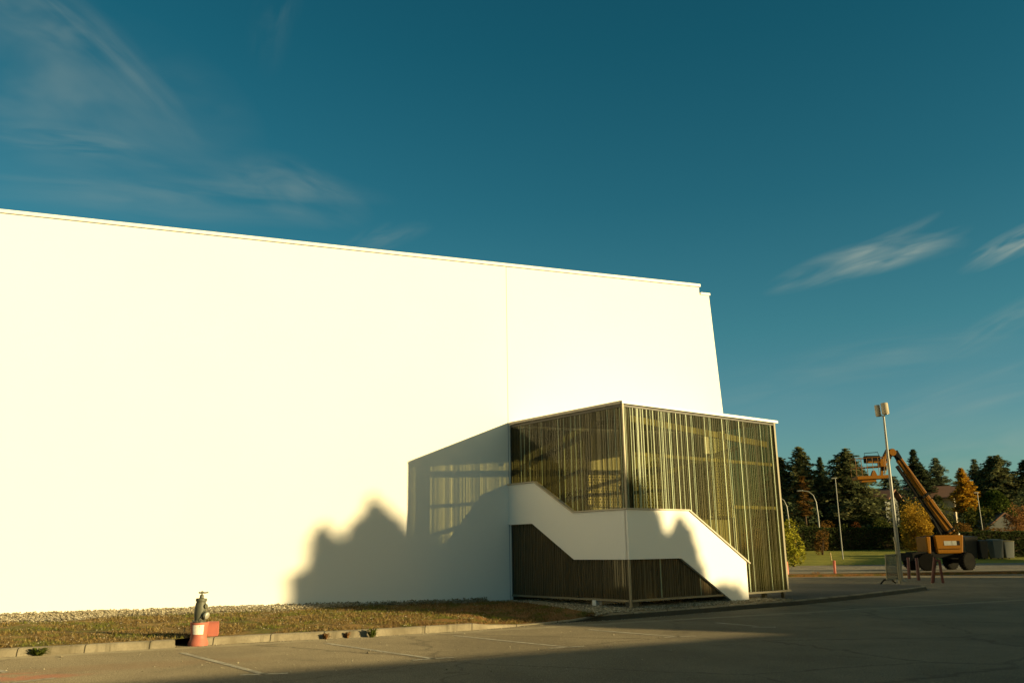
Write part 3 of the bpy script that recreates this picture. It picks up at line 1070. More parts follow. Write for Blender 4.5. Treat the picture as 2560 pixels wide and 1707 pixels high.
# floor edge under the panels, stub footings
mb = MB()
mb.box(fL(1.28, .20, -.02), .16, .14, .22, YA)
mb.build('footing', MT['white'], tower, bevel=.01)
mb = MB(); mb.box(fR(LRT - .2, .2, -.06), .06, .1, .26, YA)
mb.build('stub_leg', MT['darksteel'], tower)
mb = MB(); mb.box(fR(LRT - .5, .2, -.5), .12, .12, .26, YA)
mb.build('stub_leg', MT['darksteel'], tower)

# white zigzag balustrade, right and left leg, and its sheet cap
eT, zeT = sR(1861, 1402); eB, _ = sR(1867, 1497); bB, _ = sR(1828, 1497)
right_poly = [(0, 1.336), (1.90, 1.336), (bB, .135), (eB, .13), (eB, zeT), (2.319, 2.575), (0, 2.575)]
left_poly = [(0, 1.336), (1.99, 1.336), (3.738, 2.342), (LLT + .05, 2.342), (LLT + .05, 3.504), (3.611, 3.504), (1.985, 2.575), (0, 2.575)]
O_, I_ = .075, -.02
mb = MB()
mb.prism([fR(s_ if s_ else -.075, z_, O_) for s_, z_ in right_poly], NR * (I_ - O_))
mb.build('balustrade', MT['wall'], tower)
mb = MB()
mb.prism([fL(s_ if s_ else -.019, z_, O_) for s_, z_ in left_poly], NL * (I_ - O_))
mb.build('balustrade', MT['wall'], tower)
mb = MB()
cw, co = .19, .02
for a, b_ in (((-.10, 2.575), (2.319, 2.575)), ((2.319, 2.575), (eT + .12, zeT - .085))):
    A, B = fR(a[0], a[1] + .024, co), fR(b_[0], b_[1] + .024, co)
    mb.beam(A, B, cw, .035)
mb.build('balustrade_cap', MT['cap_metal'], tower)
mb = MB()
for a, b_ in (((-.08, 2.575), (1.985, 2.575)), ((1.985, 2.575), (3.611, 3.504)), ((3.611, 3.504), (LLT + .06, 3.504))):
    A, B = fL(a[0], a[1] + .023, co), fL(b_[0], b_[1] + .023, co)
    mb.beam(A, B, cw, .035)
mb.build('balustrade_cap', MT['cap_metal'], tower)
# inner balustrade of the flight, and a dotted sheet added for the sun patch on the hall wall
q = plane_hit(1838, 1294, CORNER - NR * 1.36, NR) - CORNER
mb = MB()
mb.prism([fR(.3, .14, -1.36), fR(q.dot(ER), .14, -1.36), fR(q.dot(ER), q.z, -1.36), fR(.3, q.z + .05, -1.36)], NR * -.1)
mb.build('inner_balustrade', MT['wall'], tower)
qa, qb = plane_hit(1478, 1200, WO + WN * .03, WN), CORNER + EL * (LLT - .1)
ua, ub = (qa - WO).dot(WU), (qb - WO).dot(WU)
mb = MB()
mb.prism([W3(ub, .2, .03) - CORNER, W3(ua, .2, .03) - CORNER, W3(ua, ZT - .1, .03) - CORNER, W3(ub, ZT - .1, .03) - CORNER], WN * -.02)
mb.build('added_dark_panel', MT['dark_panel'], tower)  # dark panel added over the hall wall, hides its sunlit band
sp = []
for px, py in ((1470, 1262), (1837, 1292), (1818, 1128), (1646, 1148), (1581, 1180), (1470, 1186)):
    sp.append(plane_hit(px, py, WO + WN * .12, WN) - CORNER)
mb = MB()
mb.prism(sp, WN * -.02)
mb.build('sun_patch_sheet', MT['screen'], tower)  # sheet added for the sun patch and moire on the hall wall
# the stair behind the balustrade
mb = MB()
nst = 9
for i in range(nst):
    s0 = 4.55 - i * .3
    z0 = .14 + (i + 1) * 1.3 / nst
    mb.prism([fR(s0, z0 - .3, -.12), fR(s0 - .3, z0 - .3, -.12), fR(s0 - .3, z0, -.12), fR(s0, z0, -.12)], NR * -1.2)
mb.build('stair_flight', MT['concrete'], tower)
mb = MB()
mb.prism([fR(1.85, 1.30, -.12), fR(.1, 1.30, -.12), fR(.1, 1.44, -.12), fR(1.85, 1.44, -.12)], NR * -1.25)
mb.build('landing', MT['concrete'], tower)
mb = MB()
for i in range(7):
    s0 = 1.5 + i * .32
    z0 = 1.44 + (i + 1) * 1.0 / 7
    mb.prism([fL(s0, z0 - .25, -.12), fL(s0 + .32, z0 - .25, -.12), fL(s0 + .32, z0, -.12), fL(s0, z0, -.12)], NL * -1.2)
mb.build('stair_flight', MT['concrete'], tower)
mb = MB()
mb.prism([fL(3.74, 2.30, -.12), fL(LLT - .3, 2.30, -.12), fL(LLT - .3, 2.44, -.12), fL(3.74, 2.44, -.12)], NL * -1.25)
mb.build('landing', MT['concrete'], tower)

# ------------------------------------------------------------------ hydrant and red block by the kerb
hb = ground(495, 1612.5)
hyd = thing('fire_hydrant', 'grey cast iron hydrant in a flared red collar at the kerb', 'hydrant', hb)
VX = Vector((CR.x, CR.y, 0)).normalized()
VY = Vector((-VX.y, VX.x, 0))
mb = MB()
mb.lathe((0, 0, 0), [(.178, 0), (.180, .03), (.176, .055), (.15, .11), (.140, .14), (.142, .20), (.152, .30), (.166, .395), (.166, .405), (.15, .405), (.145, .37)], 32)
mb.build('collar', MT['redpaint'], hyd, True)
ax = (Vector((0, 0, 1)) + VX * .05).normalized()
b0 = Vector((-.015, 0, .36))
mb = MB()
mb.lathe(b0, [(.118, 0), (.118, .04), (.118, .065), (.085, .075), (.088, .11), (.102, .20), (.104, .28), (.094, .37), (.082, .40), (.080, .405), (.096, .41), (.099, .425), (.099, .455), (.094, .462), (.05, .465), (.038, .475), (.036, .515), (.025, .53)], 28, ax)
for k in range(8):
    a = k * math.pi / 4
    mb.lathe(b0 + Vector((math.cos(a) * .107, math.sin(a) * .107, .06)), [(.011, 0), (.011, .025)], 6)
mb.build('body', MT['castiron'], hyd, True)
top = b0 + ax * .53
mb = MB()
mb.lathe(top, [(.014, -.02), (.014, .03), (.024, .035), (.026, .05), (.014, .062)], 14, ax)
for k in range(3):
    a = R(20 + 120 * k)
    d = Vector((math.cos(a), math.sin(a), 0))
    mb.tube([top + ax * .035, top + ax * .03 + d * .05, top + ax * .037 + d * .108], [.016, .013, .012], 8)
mb.build('handwheel', MT['castiron'], hyd, True)
oc = b0 + ax * .24
mb = MB()
od = (VX * .93 - VY * .35).normalized()
mb.lathe(oc + od * .07 + Vector((0, 0, -.05)), [(.062, 0), (.062, .05), (.07, .055), (.07, .075), (.055, .08)], 20, (od + Vector((0, 0, -.35))).normalized())
out_o = mb.build('outlet', MT['castiron'], hyd, True)
mb = MB()
cd = (od + Vector((0, 0, -.35))).normalized()
mb.lathe(oc + od * .07 + Vector((0, 0, -.05)) + cd * .08, [(.062, 0), (.06, .025), (.045, .035), (.0, .037)], 18, cd)
mb.build('outlet_cap', MT['rawmetal'], out_o, True)
mb = MB()
mb.lathe(oc + od * .07 + Vector((0, 0, .085)), [(.03, 0), (.03, .03), (.04, .035), (.04, .065), (.02, .07)], 14, od)
mb.build('side_valve', MT['castiron'], hyd, True)
mb = MB()
cpts = [oc + od * .1 + Vector((0, 0, .06)), oc + od * .08 - VY * .06 + Vector((0, 0, -.06)), b0 + VX * .06 - VY * .10 + Vector((0, 0, .1)), b0 + VX * .07 - VY * .135 + Vector((0, 0, .02)), b0 + VX * .075 - VY * .155 + Vector((0, 0, -.03))]
mb.tube(cpts, .005, 6)
mb.build('chain', MT['darksteel'], hyd)
# paper notice wrapped on the collar
mb = MB()
vs, fs = [], []
a0 = math.atan2(-VY.y, -VY.x) + R(14)
for i in range(7):
    a = a0 + R(-38 + i * 12.2)
    for z, r_ in ((.20, .146), (.365, .165)):
        vs.append((math.cos(a) * r_, math.sin(a) * r_, z))
for i in range(6):
    fs.append((i * 2, i * 2 + 2, i * 2 + 3, i * 2 + 1))
mb.add(vs, fs)
mb.build('paper_notice', MT['sticker'], hyd)

rbp = ground(537, 1588, .13)
rb = thing('road_block', 'half round red concrete block lying on the verge behind the hydrant', 'block', rbp, rz=R(14))
prof = []
for k in range(13):
    a = math.pi * k / 12
    prof.append(Vector((0, math.cos(a) * .125, .02 + max(0, math.sin(a)) ** .8 * .24)))
prof = [Vector((0, .14, -.03))] + prof + [Vector((0, -.14, -.03))]
mb = MB()
mb.prism([p + Vector((-.42, 0, 0)) for p in prof], Vector((.48, 0, 0)))
mb.build('block', MT['redpaint'], rb, True)


# ------------------------------------------------------------------ weeds along the kerb and wall
def weed(px, py, z, h, w, n, mname, label, name='weed'):
    q = ground(px, py, z)
    r_ = random.Random(int(px * 7 + py))
    mb = MB()
    for _ in range(n):
        a, ln, up = r_.uniform(0, 6.28), r_.uniform(.4, 1) * w, r_.uniform(.3, 1) * h
        d = Vector((math.cos(a), math.sin(a) * .6, 0))
        s_ = Vector((-d.y, d.x, 0)) * r_.uniform(.008, .02)
        st = d * ln * r_.uniform(.0, .4)
        mid = d * ln * .6 + Vector((0, 0, up))
        mb.add([st - s_ * .4, st + s_ * .4, mid + s_, mid - s_], [(0, 1, 2, 3)])
        mb.add([mid - s_, mid + s_, d * ln + Vector((0, 0, up * .75))], [(0, 1, 2)])
    o = mb.build(name, MT[mname])
    o.location = q
    return tag(o, label, 'weed')


weed(930, 1592, 0, .17, .17, 90, 'weed', 'bushy green weed at the kerb, the largest of them')
weed(95, 1638, 0, .13, .28, 90, 'weed', 'low dark green weed spread along the kerb at far left')
weed(228, 1627, 0, .10, .2, 60, 'weed', 'sparse green weed with thin stalks against the kerb')
weed(815, 1597, 0, .12, .14, 45, 'weed_dry', 'brownish weed tuft at the kerb left of the green one')
weed(868, 1594, 0, .12, .12, 40, 'weed_dry', 'thin withered weed with a red leaf at the kerb')
weed(398, 1617, 0, .07, .22, 60, 'weed_dry', 'dead reddish weed at the kerb left of the hydrant')
weed(1142, 1576, 0, .10, .12, 40, 'weed', 'small dark weed near the bend of the kerb')
weed(1043, 1582.5, 0, .05, .1, 26, 'weed_dry', 'tiny flat weed below the kerb past the green one')
weed(917, 1508, .22, .22, .10, 30, 'weed_dry', 'lone brown stalk standing against the shaded white wall')
weed(1155, 1499, .22, .14, .18, 34, 'weed', 'dark weed on the gravel at the shaded wall foot')
weed(1215, 1496, .22, .16, .2, 34, 'weed', 'dark weed at the wall foot close to the stair tower')
weed(2040, 1440, .0, .25, .5, 70, 'weed_dry', 'dry weeds round the foot of the red bollard')


# ------------------------------------------------------------------ trees
def quad_leaf(vs, fs, p, s, r_, flat=0.0):
    a = r_.uniform(0, 6.28)
    tilt = r_.uniform(-1, 1) * (1 - flat) * 1.4
    x = Vector((math.cos(a), math.sin(a), r_.uniform(-.4, .4) * (1 - flat * .5))).normalized()
    n = Vector((math.sin(a) * math.sin(tilt), -math.cos(a) * math.sin(tilt), math.cos(tilt)))
    y = n.cross(x)
    if y.length < 1e-3: y = Vector((0, 0, 1))
    y.normalize()
    o = len(vs)
    k = s * r_.uniform(.6, 1.25)
    vs += [tuple(p - x * k), tuple(p + y * k * .45 - x * .1 * k), tuple(p + x * k), tuple(p - y * k * .45 + x * .1 * k)]
    fs.append((o, o + 1, o + 2, o + 3))


def conifer(h, rad, tiers, seed, leaf=.28, droop=.15, power=.9, low=.08, dens=1.0, lean=0, gap=.0, rag=.35):
    r_ = random.Random(seed)
    trunk = MB()
    trunk.tube([(0, 0, -.4), (lean * .3, 0, h * .4), (lean, 0, h * .97)], [h * .022, h * .015, .02], 8)
    vs, fs = [], []
    tiers = int(tiers * 1.5)
    for i in range(tiers):
        t_ = low + (1 - low) * (i + r_.uniform(-.3, .3)) / tiers
        t_ = min(max(t_, low), .985)
        z = t_ * h
        rr_ = rad * (1 - t_) ** power
        nb = max(4, int(9 * (0.5 + .5 * (1 - t_)) * dens))
        a0 = r_.uniform(0, 6.28)
        for k in range(nb):
            if r_.random() < gap: continue
            a = a0 + 6.283 * k / nb + r_.uniform(-.25, .25)
            ln = rr_ * r_.uniform(1 - rag, 1 + rag * .5) + .12
            d = Vector((math.cos(a), math.sin(a), 0))
            up = r_.uniform(-.5, 1.0) * droop
            base = Vector((lean * t_, 0, z))
            tipv = base + d * ln + Vector((0, 0, ln * (up - droop)))
            if ln > .8:
                trunk.tube([base, base.lerp(tipv, .5) + Vector((0, 0, ln * .05)), tipv], [.05 + ln * .012, .03, .008], 4, caps=False)
            steps = max(3, int(ln / (leaf * .42)))
            for q in range(steps):
                f = (q + .5) / steps
                c_ = base.lerp(tipv, f) + Vector((0, 0, math.sin(f * 3.14) * ln * .05))
                wid = ln * .22 * (1 - abs(f - .55)) + .05
                for _ in range(max(1, int(3 * dens))):
                    side = Vector((-d.y, d.x, 0)) * r_.uniform(-wid, wid)
                    quad_leaf(vs, fs, c_ + side + Vector((0, 0, r_.uniform(-1.0, .5) * leaf)), leaf * (1.25 - .35 * f), r_, .4)
    crown = MB(); crown.add(vs, fs)
    return trunk, crown


def lobed(rx, ry, rz, seed, n, leaf, lobes=9, upright=0.0, base=0.0, spike=0.0):
    r_ = random.Random(seed)
    vs, fs = [], []
    L_ = []
    for _ in range(lobes):
        a, b_ = r_.uniform(0, 6.28), r_.uniform(-1.15, 1)
        k = r_.uniform(.35, .75)
        L_.append((Vector((math.cos(a) * rx * k * math.sqrt(max(0, 1 - b_ * b_ * .7)), math.sin(a) * ry * k * math.sqrt(max(0, 1 - b_ * b_ * .7)), rz * b_ * .62)), r_.uniform(.32, .52)))
    for _ in range(n):
        c_, k = r_.choice(L_)
        d = Vector((r_.gauss(0, 1), r_.gauss(0, 1), r_.gauss(0, 1))).normalized()
        rad = r_.uniform(.55, 1.05) ** .5
        p = c_ + Vector((d.x * rx, d.y * ry, d.z * rz)) * k * rad
        if spike and d.z > .1: p.z += abs(r_.gauss(0, spike)) * rz
        p.z += rz + base
        if p.z < .02: p.z = r_.uniform(0.02, .5)
        quad_leaf(vs, fs, p, leaf, r_, 0.0 if not upright else .0)
    crown = MB(); crown.add(vs, fs)
    return crown, L_


def plant_tree(name, label, trunk, crown, mname, p, group=None, cat='tree'):
    o = thing(name, label, cat, p, group)
    trunk.build('trunk', MT['bark'], o)
    crown.build('crown', MT[mname], o)
    return o


def tree_on(px, py_top, Y):
    """base point and height of a tree whose top shows at this pixel, Y metres ahead"""
    tp = at(px, py_top, Y)
    zb = terrain_z(tp.x, Y)
    return Vector((tp.x, Y, zb)), tp.z - zb


G = 'conifers beyond the hedge'
CON = [  # px, py top, Y, radius, tiers, material, leaf, droop, power, low, gap, rag, label
    (1949, 1138, 118, 5.6, 24, 'cedar', .30, .10, .75, .06, .05, .5, 'dark cedar half hidden behind the stair tower'),
    (1997, 1113, 116, 5.4, 28, 'cedar', .30, .18, .70, .06, .05, .4, 'tall layered cedar with a blunt tip, nearest the stair tower'),
    (2048, 1141, 126, 4.4, 26, 'fir', .28, .20, .95, .05, .04, .35, 'narrow dark fir spire between two broad cedars'),
    (2111, 1120, 114, 6.6, 30, 'cedar', .32, .14, .62, .05, .06, .4, 'broad grey green cedar behind the lift platform'),
    (2281, 1121, 128, 4.8, 28, 'fir', .30, .22, .85, .05, .03, .3, 'dark pointed fir directly behind the lift boom'),
    (2303, 1163, 121, 4.2, 20, 'fir', .30, .15, .6, .05, .05, .4, 'lower dark fir leaning on the taller one by the boom'),
    (2338, 1141, 130, 4.2, 26, 'cedar_blue', .28, .12, .7, .05, .12, .45, 'loose pale fir standing left of the golden tree'),
    (2434, 1145, 135, 4.6, 20, 'cedar_blue', .28, .04, .8, .3, .16, .5, 'open topped cedar rising behind the golden tree'),
    (2474, 1138, 132, 6.6, 26, 'cedar', .30, .04, .72, .12, .08, .45, 'left of the twin cedar crowns above the umbrella pine'),
    (2490, 1135, 131, 7.4, 28, 'cedar', .30, .04, .72, .10, .08, .45, 'right of the twin cedar crowns above the umbrella pine'),
    (2560, 1146, 130, 6.4, 26, 'fir', .30, .06, .75, .08, .06, .45, 'dark cedar cut by the right picture edge'),
]
for i, (px, py, Y, rad, ti, mn, lf, dr, pw_, low, gap, rag, lab) in enumerate(CON):
    p, h = tree_on(px, py, Y)
    tr_, cr_ = conifer(h, rad, ti, 100 + i, lf, dr, pw_, low, 1.15, 0, gap, rag)
    plant_tree('conifer_tree', lab, tr_, cr_, mn, p, G)

# small pine behind the platform
p, h = tree_on(2222, 1188, 122)
tr_, cr_ = conifer(h, 4.2, 14, 140, .3, .02, .45, .35, 1.1, 0, .1, .5)
plant_tree('pine_tree', 'low flat topped pine seen under the lift platform', tr_, cr_, 'cedar_blue', p)
# golden tree
p, h = tree_on(2401, 1168, 112)
tr_, cr_ = conifer(h, 3.2, 20, 141, .22, -.12, .75, .42, 1.3, 0, .12, .5)
plant_tree('larch_tree', 'golden autumn tree glowing before the dark conifers', tr_, cr_, 'gold', p)
p, h = tree_on(2004, 1186, 108)
tr_, cr_ = conifer(h, 1.6, 12, 142, .26, -.05, .5, .45, .8, 0, .35, .6)
plant_tree('larch_tree', 'thin rust coloured tree lost among the tall cedars', tr_, cr_, 'rust', p)


def bush(px, py_top, px0, px1, Y, mname, label, name='bush', n=1500, leaf=.16, depth=None, lobes=10, seed=0, spike=0.0, group=None, zb=None, cat='bush'):
    tp = at(px, py_top, Y)
    w = (at(px1, py_top, Y) - at(px0, py_top, Y)).length / 2
    zb = terrain_z(tp.x, Y) if zb is None else zb
    h = tp.z - zb
    crown, _ = lobed(w, depth or w * .9, h / 2 * (1 / (1 + spike)), seed + int(px), n, leaf, lobes, spike=spike)
    trunk = MB()
    r_ = random.Random(seed)
    for k in range(4):
        a = r_.uniform(0, 6.28)
        trunk.tube([(0, 0, -.2), (math.cos(a) * w * .2, math.sin(a) * w * .2, h * .35), (math.cos(a) * w * .45, math.sin(a) * w * .45, h * .75)], [.06, .04, .01], 5)
    return plant_tree(name, label, trunk, crown, mname, Vector((tp.x, Y, zb)), group, cat)


bush(1975, 1296, 1925, 2014, 72, 'lime', 'bright yellow green bush beside the stair tower', n=2600, leaf=.12, lobes=14, zb=.0)
bush(2051, 1322, 2030, 2072, 90, 'rust', 'rusty brown shrub in front of the dark hedge', n=1500, leaf=.10, lobes=8)
bush(2015, 1299, 1985, 2045, 104, 'mid', 'green shrub topping the hedge at its left end', n=1600, leaf=.13)
bush(2060, 1303, 2030, 2100, 105, 'rust', 'olive brown shrub topping the hedge behind the thin lamp', n=1700, leaf=.13)
bush(2105, 1308, 2085, 2132, 105, 'mid', 'small green shrub topping the hedge right of the thin lamp', n=1100, leaf=.13)
bush(2146, 1305, 2124, 2168, 104, 'redshrub', 'low red shrub peeping over the dark hedge', n=1100, leaf=.12)
bush(2195, 1287, 2165, 2236, 106, 'mid', 'dull green shrub below the grey house', n=1900, leaf=.14)
bush(2150, 1262, 2120, 2196, 110, 'laurel', 'dark green shrub under the broad cedar', n=1800, leaf=.16)
bush(2278, 1244, 2240, 2338, 95, 'orange', 'big glowing orange bush behind the lift', n=8500, leaf=.12, lobes=20, seed=3, spike=.24)
bush(2370, 1252, 2332, 2404, 100, 'bamboo', 'pale feathery bush right of the lift boom', n=2800, leaf=.14, lobes=12, spike=.08)
bush(2440, 1262, 2398, 2480, 98, 'mid', 'upright green bush behind the thin lamp on the right', n=2600, leaf=.14, lobes=12, spike=.08)
bush(2400, 1306, 2370, 2428, 92, 'rust', 'brownish bush peeking above the lift body', n=1700, leaf=.12)
bush(2365, 1292, 2338, 2404, 96, 'laurel', 'dark clipped shrub behind the boom foot', n=1500, leaf=.12)
bush(2478, 1312, 2446, 2520, 93, 'rust', 'brown scrub above the grey bins', n=1500, leaf=.12)
bush(2546, 1254, 2520, 2600, 97, 'pink', 'russet pink bush at the right picture edge', n=2800, leaf=.13, lobes=12, spike=.06)
bush(2540, 1318, 2505, 2590, 92, 'redshrub', 'low reddish scrub below the russet bush', n=1200, leaf=.12)
bush(2000, 1255, 1930, 2080, 111, 'fir', 'dark undergrowth below the cedars by the stair tower', n=2600, leaf=.22, lobes=16)
bush(2095, 1245, 2050, 2140, 112, 'fir', 'dark undergrowth behind the curved lamp', n=2200, leaf=.22, lobes=14)
bush(2265, 1215, 2225, 2330, 118, 'fir', 'dark thicket behind the orange bush', n=2800, leaf=.22, lobes=16)
bush(2330, 1240, 2290, 2350, 108, 'laurel', 'dark thicket below the red roofed house', n=2000, leaf=.2, lobes=14)
bush(2550, 1215, 2515, 2620, 120, 'fir', 'dark thicket under the cedar at the right edge', n=2200, leaf=.22, lobes=14)
bush(2420, 1235, 2385, 2450, 112, 'fir', 'dark thicket below the golden tree', n=2000, leaf=.2, lobes=14)

# umbrella pine, a smooth dome
tp = at(2482, 1224, 103)
zb = terrain_z(tp.x, 103)
r_ = random.Random(77)
vs, fs = [], []
W_ = (at(2530, 1290, 103) - at(2438, 1290, 103)).length / 2
H_ = tp.z - zb
for _ in range(5200):
    a = r_.uniform(0, 6.28); t_ = r_.random() ** .6
    rr_ = W_ * t_
    zt = H_ * (1 - .42 * t_ ** 2.2)
    zz = zt - abs(r_.gauss(0, .35)) - (r_.random() < .35) * r_.uniform(0, H_ * .55)
    cx_ = Vector((math.cos(a) * rr_, math.sin(a) * rr_, zz + mnoise.noise(Vector((math.cos(a) * rr_, math.sin(a) * rr_, 3.3))) * .3))
    quad_leaf(vs, fs, cx_, .17, r_)
crown = MB(); crown.add(vs, fs)
trunk = MB(); trunk.tube([(0, 0, -.3), (.1, 0, H_ * .4), (.3, 0, H_ * .75)], [.28, .22, .12], 8)
for k in range(6):
    a = k * 1.05
    trunk.tube([(.1, 0, H_ * .4), (math.cos(a) * W_ * .4, math.sin(a) * W_ * .4, H_ * .62)], [.12, .05], 5)
plant_tree('umbrella_pine', 'round domed green pine beside the thin lamp on the right', trunk, crown, 'pine', Vector((tp.x, 103, zb)))


# clipped hedges
def hedge(p0, p1, h, thick, n, mname, label, leaf=.13, seed=1):
    r_ = random.Random(seed)
    o = thing('hedge', label, 'hedge', p0)
    d = p1 - p0
    ln = d.length
    d.normalize()
    s_ = Vector((-d.y, d.x, 0))
    vs, fs = [], []
    for _ in range(n):
        u = r_.uniform(0, ln)
        zt = h + mnoise.noise(Vector((u * .6, seed, 0))) * .16
        k = r_.random()
        if k < .55: p = d * u - s_ * (thick / 2) * r_.uniform(.86, 1.06) + Vector((0, 0, r_.uniform(0, zt)))
        elif k < .85: p = d * u + s_ * r_.uniform(-.5, .5) * thick + Vector((0, 0, zt * r_.uniform(.95, 1.03)))
        else: p = d * u + s_ * r_.uniform(-.5, .5) * thick + Vector((0, 0, r_.uniform(0, zt)))
        p.z += (p1.z - p0.z) * u / ln
        quad_leaf(vs, fs, p, leaf, r_)
    mb = MB(); mb.add(vs, fs); mb.build('foliage', MT[mname], o)
    core = MB()
    a, b_ = d * .2, d * (ln - .2)
    core.beam(a + Vector((0, 0, h * .48)), b_ + Vector((0, 0, h * .48 + p1.z - p0.z)), thick * .75, h * .9)
    core.build('branches', MT['bark'], o)
    return o


q0, q1 = at(1950, 1374, 98), at(2262, 1371, 98)
q0.z, q1.z = terrain_z(0, 98), terrain_z(0, 98)
hedge(q0, q1, 2.35, 1.6, 9000, 'hedge', 'long dark clipped hedge behind the strip of grass', .14, 1)
q0, q1 = at(2404, 1371, 83), at(2680, 1368, 83)
q0.z, q1.z = terrain_z(0, 83), terrain_z(0, 83)
hedge(q0, q1, 2.25, 1.4, 6500, 'hedge', 'dark hedge running behind the lift and the bins', .14, 2)

# ------------------------------------------------------------------ houses
def house(c0, w, d, hw, hr, rz, mw, label, ov=.6, wins=()):
    o = thing('house', label, 'house', c0, rz=rz)
    mb = MB()
    mb.prism([Vector((-w / 2, -d / 2, -.5)), Vector((w / 2, -d / 2, -.5)), Vector((w / 2, d / 2, -.5)), Vector((-w / 2, d / 2, -.5))], Vector((0, 0, hw + .5)))
    mb.prism([Vector((-w / 2, -d / 2, hw + .002)), Vector((-w / 2, d / 2, hw + .002)), Vector((-w / 2, 0, hw + hr))], Vector((w, 0, 0)))
    mb.build('wall', MT[mw], o)
    mb = MB()
    for sg in (-1, 1):
        ey, ez = sg * (d / 2 + ov), hw - hr * ov / (d / 2)
        mb.hexa([Vector((-w / 2 - ov, ey, ez + .02)), Vector((w / 2 + ov, ey, ez + .02)), Vector((w / 2 + ov, 0, hw + hr + .02)), Vector((-w / 2 - ov, 0, hw + hr + .02)),
                 Vector((-w / 2 - ov, ey, ez + .2)), Vector((w / 2 + ov, ey, ez + .2)), Vector((w / 2 + ov, 0, hw + hr + .2)), Vector((-w / 2 - ov, 0, hw + hr + .2))])
    mb.build('roof', MT['rooftile'], o)
    for x, z, ww, hh_ in wins:
        mb = MB(); mb.box((x, -d / 2 - .02, z), ww, .05, hh_)
        mb.build('window', MT['window'], o)
    return o


tp = at(2362, 1214, 118)
zb = terrain_z(0, 118)
house(Vector((tp.x, 122, zb)), 5.5, 7, tp.z - zb - 1.4, 1.4, R(-28), 'housewall', 'cream house under a low clay tiled roof right of the boom', .8, ((-2, 3.2, 1.2, 1.2), (2, 3.2, 1.2, 1.2)))
tp = at(2205, 1222, 112)
zb = terrain_z(0, 112)
house(Vector((tp.x, 117, zb)), 6, 6, tp.z - zb - 1.2, 1.2, R(-38), 'greywall', 'grey house with a brown roof behind the tall floodlight pole', .7, ((-1.5, 2.0, 1.0, 1.1),))
tp = at(2521, 1284, 100)
zb = terrain_z(0, 100)
house(Vector((tp.x, 103, zb)), 6, 3.6, tp.z - zb - 1.4, 1.4, R(82), 'greywall', 'small pale gabled shed beside the russet bush', .15)

# ------------------------------------------------------------------ street lamps
def swan_lamp(px_top, py_top, px_b, py_b, arm, Y, label):
    b0_ = at(px_b, py_b, Y); zb = terrain_z(b0_.x, Y)
    top = at(px_top, py_top, Y)
    o = thing('street_lamp', label, 'street lamp', Vector((b0_.x, Y, zb)), 'swan neck lamps behind the hedge')
    h = top.z - zb
    pts = [Vector((0, 0, -.2)), Vector((0, 0, h * .55)), Vector((-.05 * arm, 0, h * .8)), Vector((-.22 * arm, 0, h * .92)), Vector((-.55 * arm, 0, h * .985)), Vector((-arm, 0, h))]
    mb = MB(); mb.tube(pts, [.11, .09, .075, .065, .055, .05], 10)
    mb.build('pole', MT['pole'], o, True)
    mb = MB(); mb.beam(Vector((-arm - .55, 0, h - .02)), Vector((-arm + .1, 0, h + .02)), .26, .12)
    mb.build('lamp_head', MT['pole'], o, bevel=.03)
    return o


swan_lamp(2018, 1226, 2053, 1372, 1.6, 101, 'curved street lamp with its arm before the dark cedars')
swan_lamp(1945, 1240, 1978, 1374, 1.6, 101, 'curved street lamp next to the stair tower edge')


def thin_lamp(px_t, py_t, px_b, py_b, Y, label, head=True):
    b0_ = at(px_b, py_b, Y); zb = terrain_z(b0_.x, Y)
    top = at(px_t, py_t, Y)
    tilt = top.x - b0_.x
    o = thing('street_lamp', label, 'street lamp', Vector((b0_.x, Y, zb)), 'thin straight lamps')
    h = top.z - zb
    mb = MB(); mb.tube([(0, 0, -.2), (tilt * .5, 0, h * .5), (tilt, 0, h)], [.06, .05, .04], 10)
    mb.build('pole', MT['pole'], o, True)
    mb = MB(); mb.beam(Vector((tilt - .38, 0, h + .03)), Vector((tilt + .12, 0, h + .06)), .2, .1)
    mb.build('lamp_head', MT['pole'], o, bevel=.02)
    return o


thin_lamp(2088, 1196, 2107, 1393, 83, 'thin straight lamp with a small head on the grass strip')
thin_lamp(2443, 1232, 2459, 1342, 95, 'thin straight lamp in front of the domed pine')

# tall floodlight column
Yp = 40.5
b0_ = at(2253, 1452, Yp); b0_.z = 0
top = at(2209, 1039, Yp)
fl = thing('floodlight_pole', 'tall galvanised floodlight pole with two drum heads rising past the lift', 'light pole', b0_)
h = top.z
tl = top.x - b0_.x
mb = MB(); mb.tube([(0, 0, 0), (tl * .5, 0, h * .5), (tl, 0, h)], [.098, .075, .045], 14)
mb.build('pole', MT['pole'], fl, True)
mb = MB(); mb.box((0, -.13, .9), .11, .03, .5); mb.build('access_door', MT['pole'], fl, bevel=.01)
mb = MB(); mb.lathe((0, 0, 0), [(.26, 0), (.26, .03), (.16, .04), (.15, .1)], 14); mb.build('base_plate', MT['pole'], fl)
for dx_, dz_, rr_, dy_ in ((-.17, .18, .125, .16), (.05, .23, .16, -.14)):
    c_ = Vector((tl + dx_, dy_, h + dz_ - .18))
    mb = MB(); mb.lathe(c_, [(rr_ * .9, 0), (rr_, .03), (rr_, .50), (rr_ * .92, .53)], 20, Vector((-.04, 0, 1)).normalized())
    hd = mb.build('lamp_head', MT['lamphead'], fl, True)
    mb = MB(); mb.lathe(c_ - Vector((0, 0, .012)), [(rr_ * .8, 0), (rr_ * .8, .01)], 18); mb.build('lens', MT['lampglass'], hd)
mb = MB(); mb.tube([(tl, 0, h - .05), (tl - .1, .1, h + .05), (tl - .2, .2, h + .1)], .03, 8); mb.tube([(tl, 0, h - .05), (tl + .06, -.15, h + .1)], .03, 8)
mb.build('bracket', MT['pole'], fl)

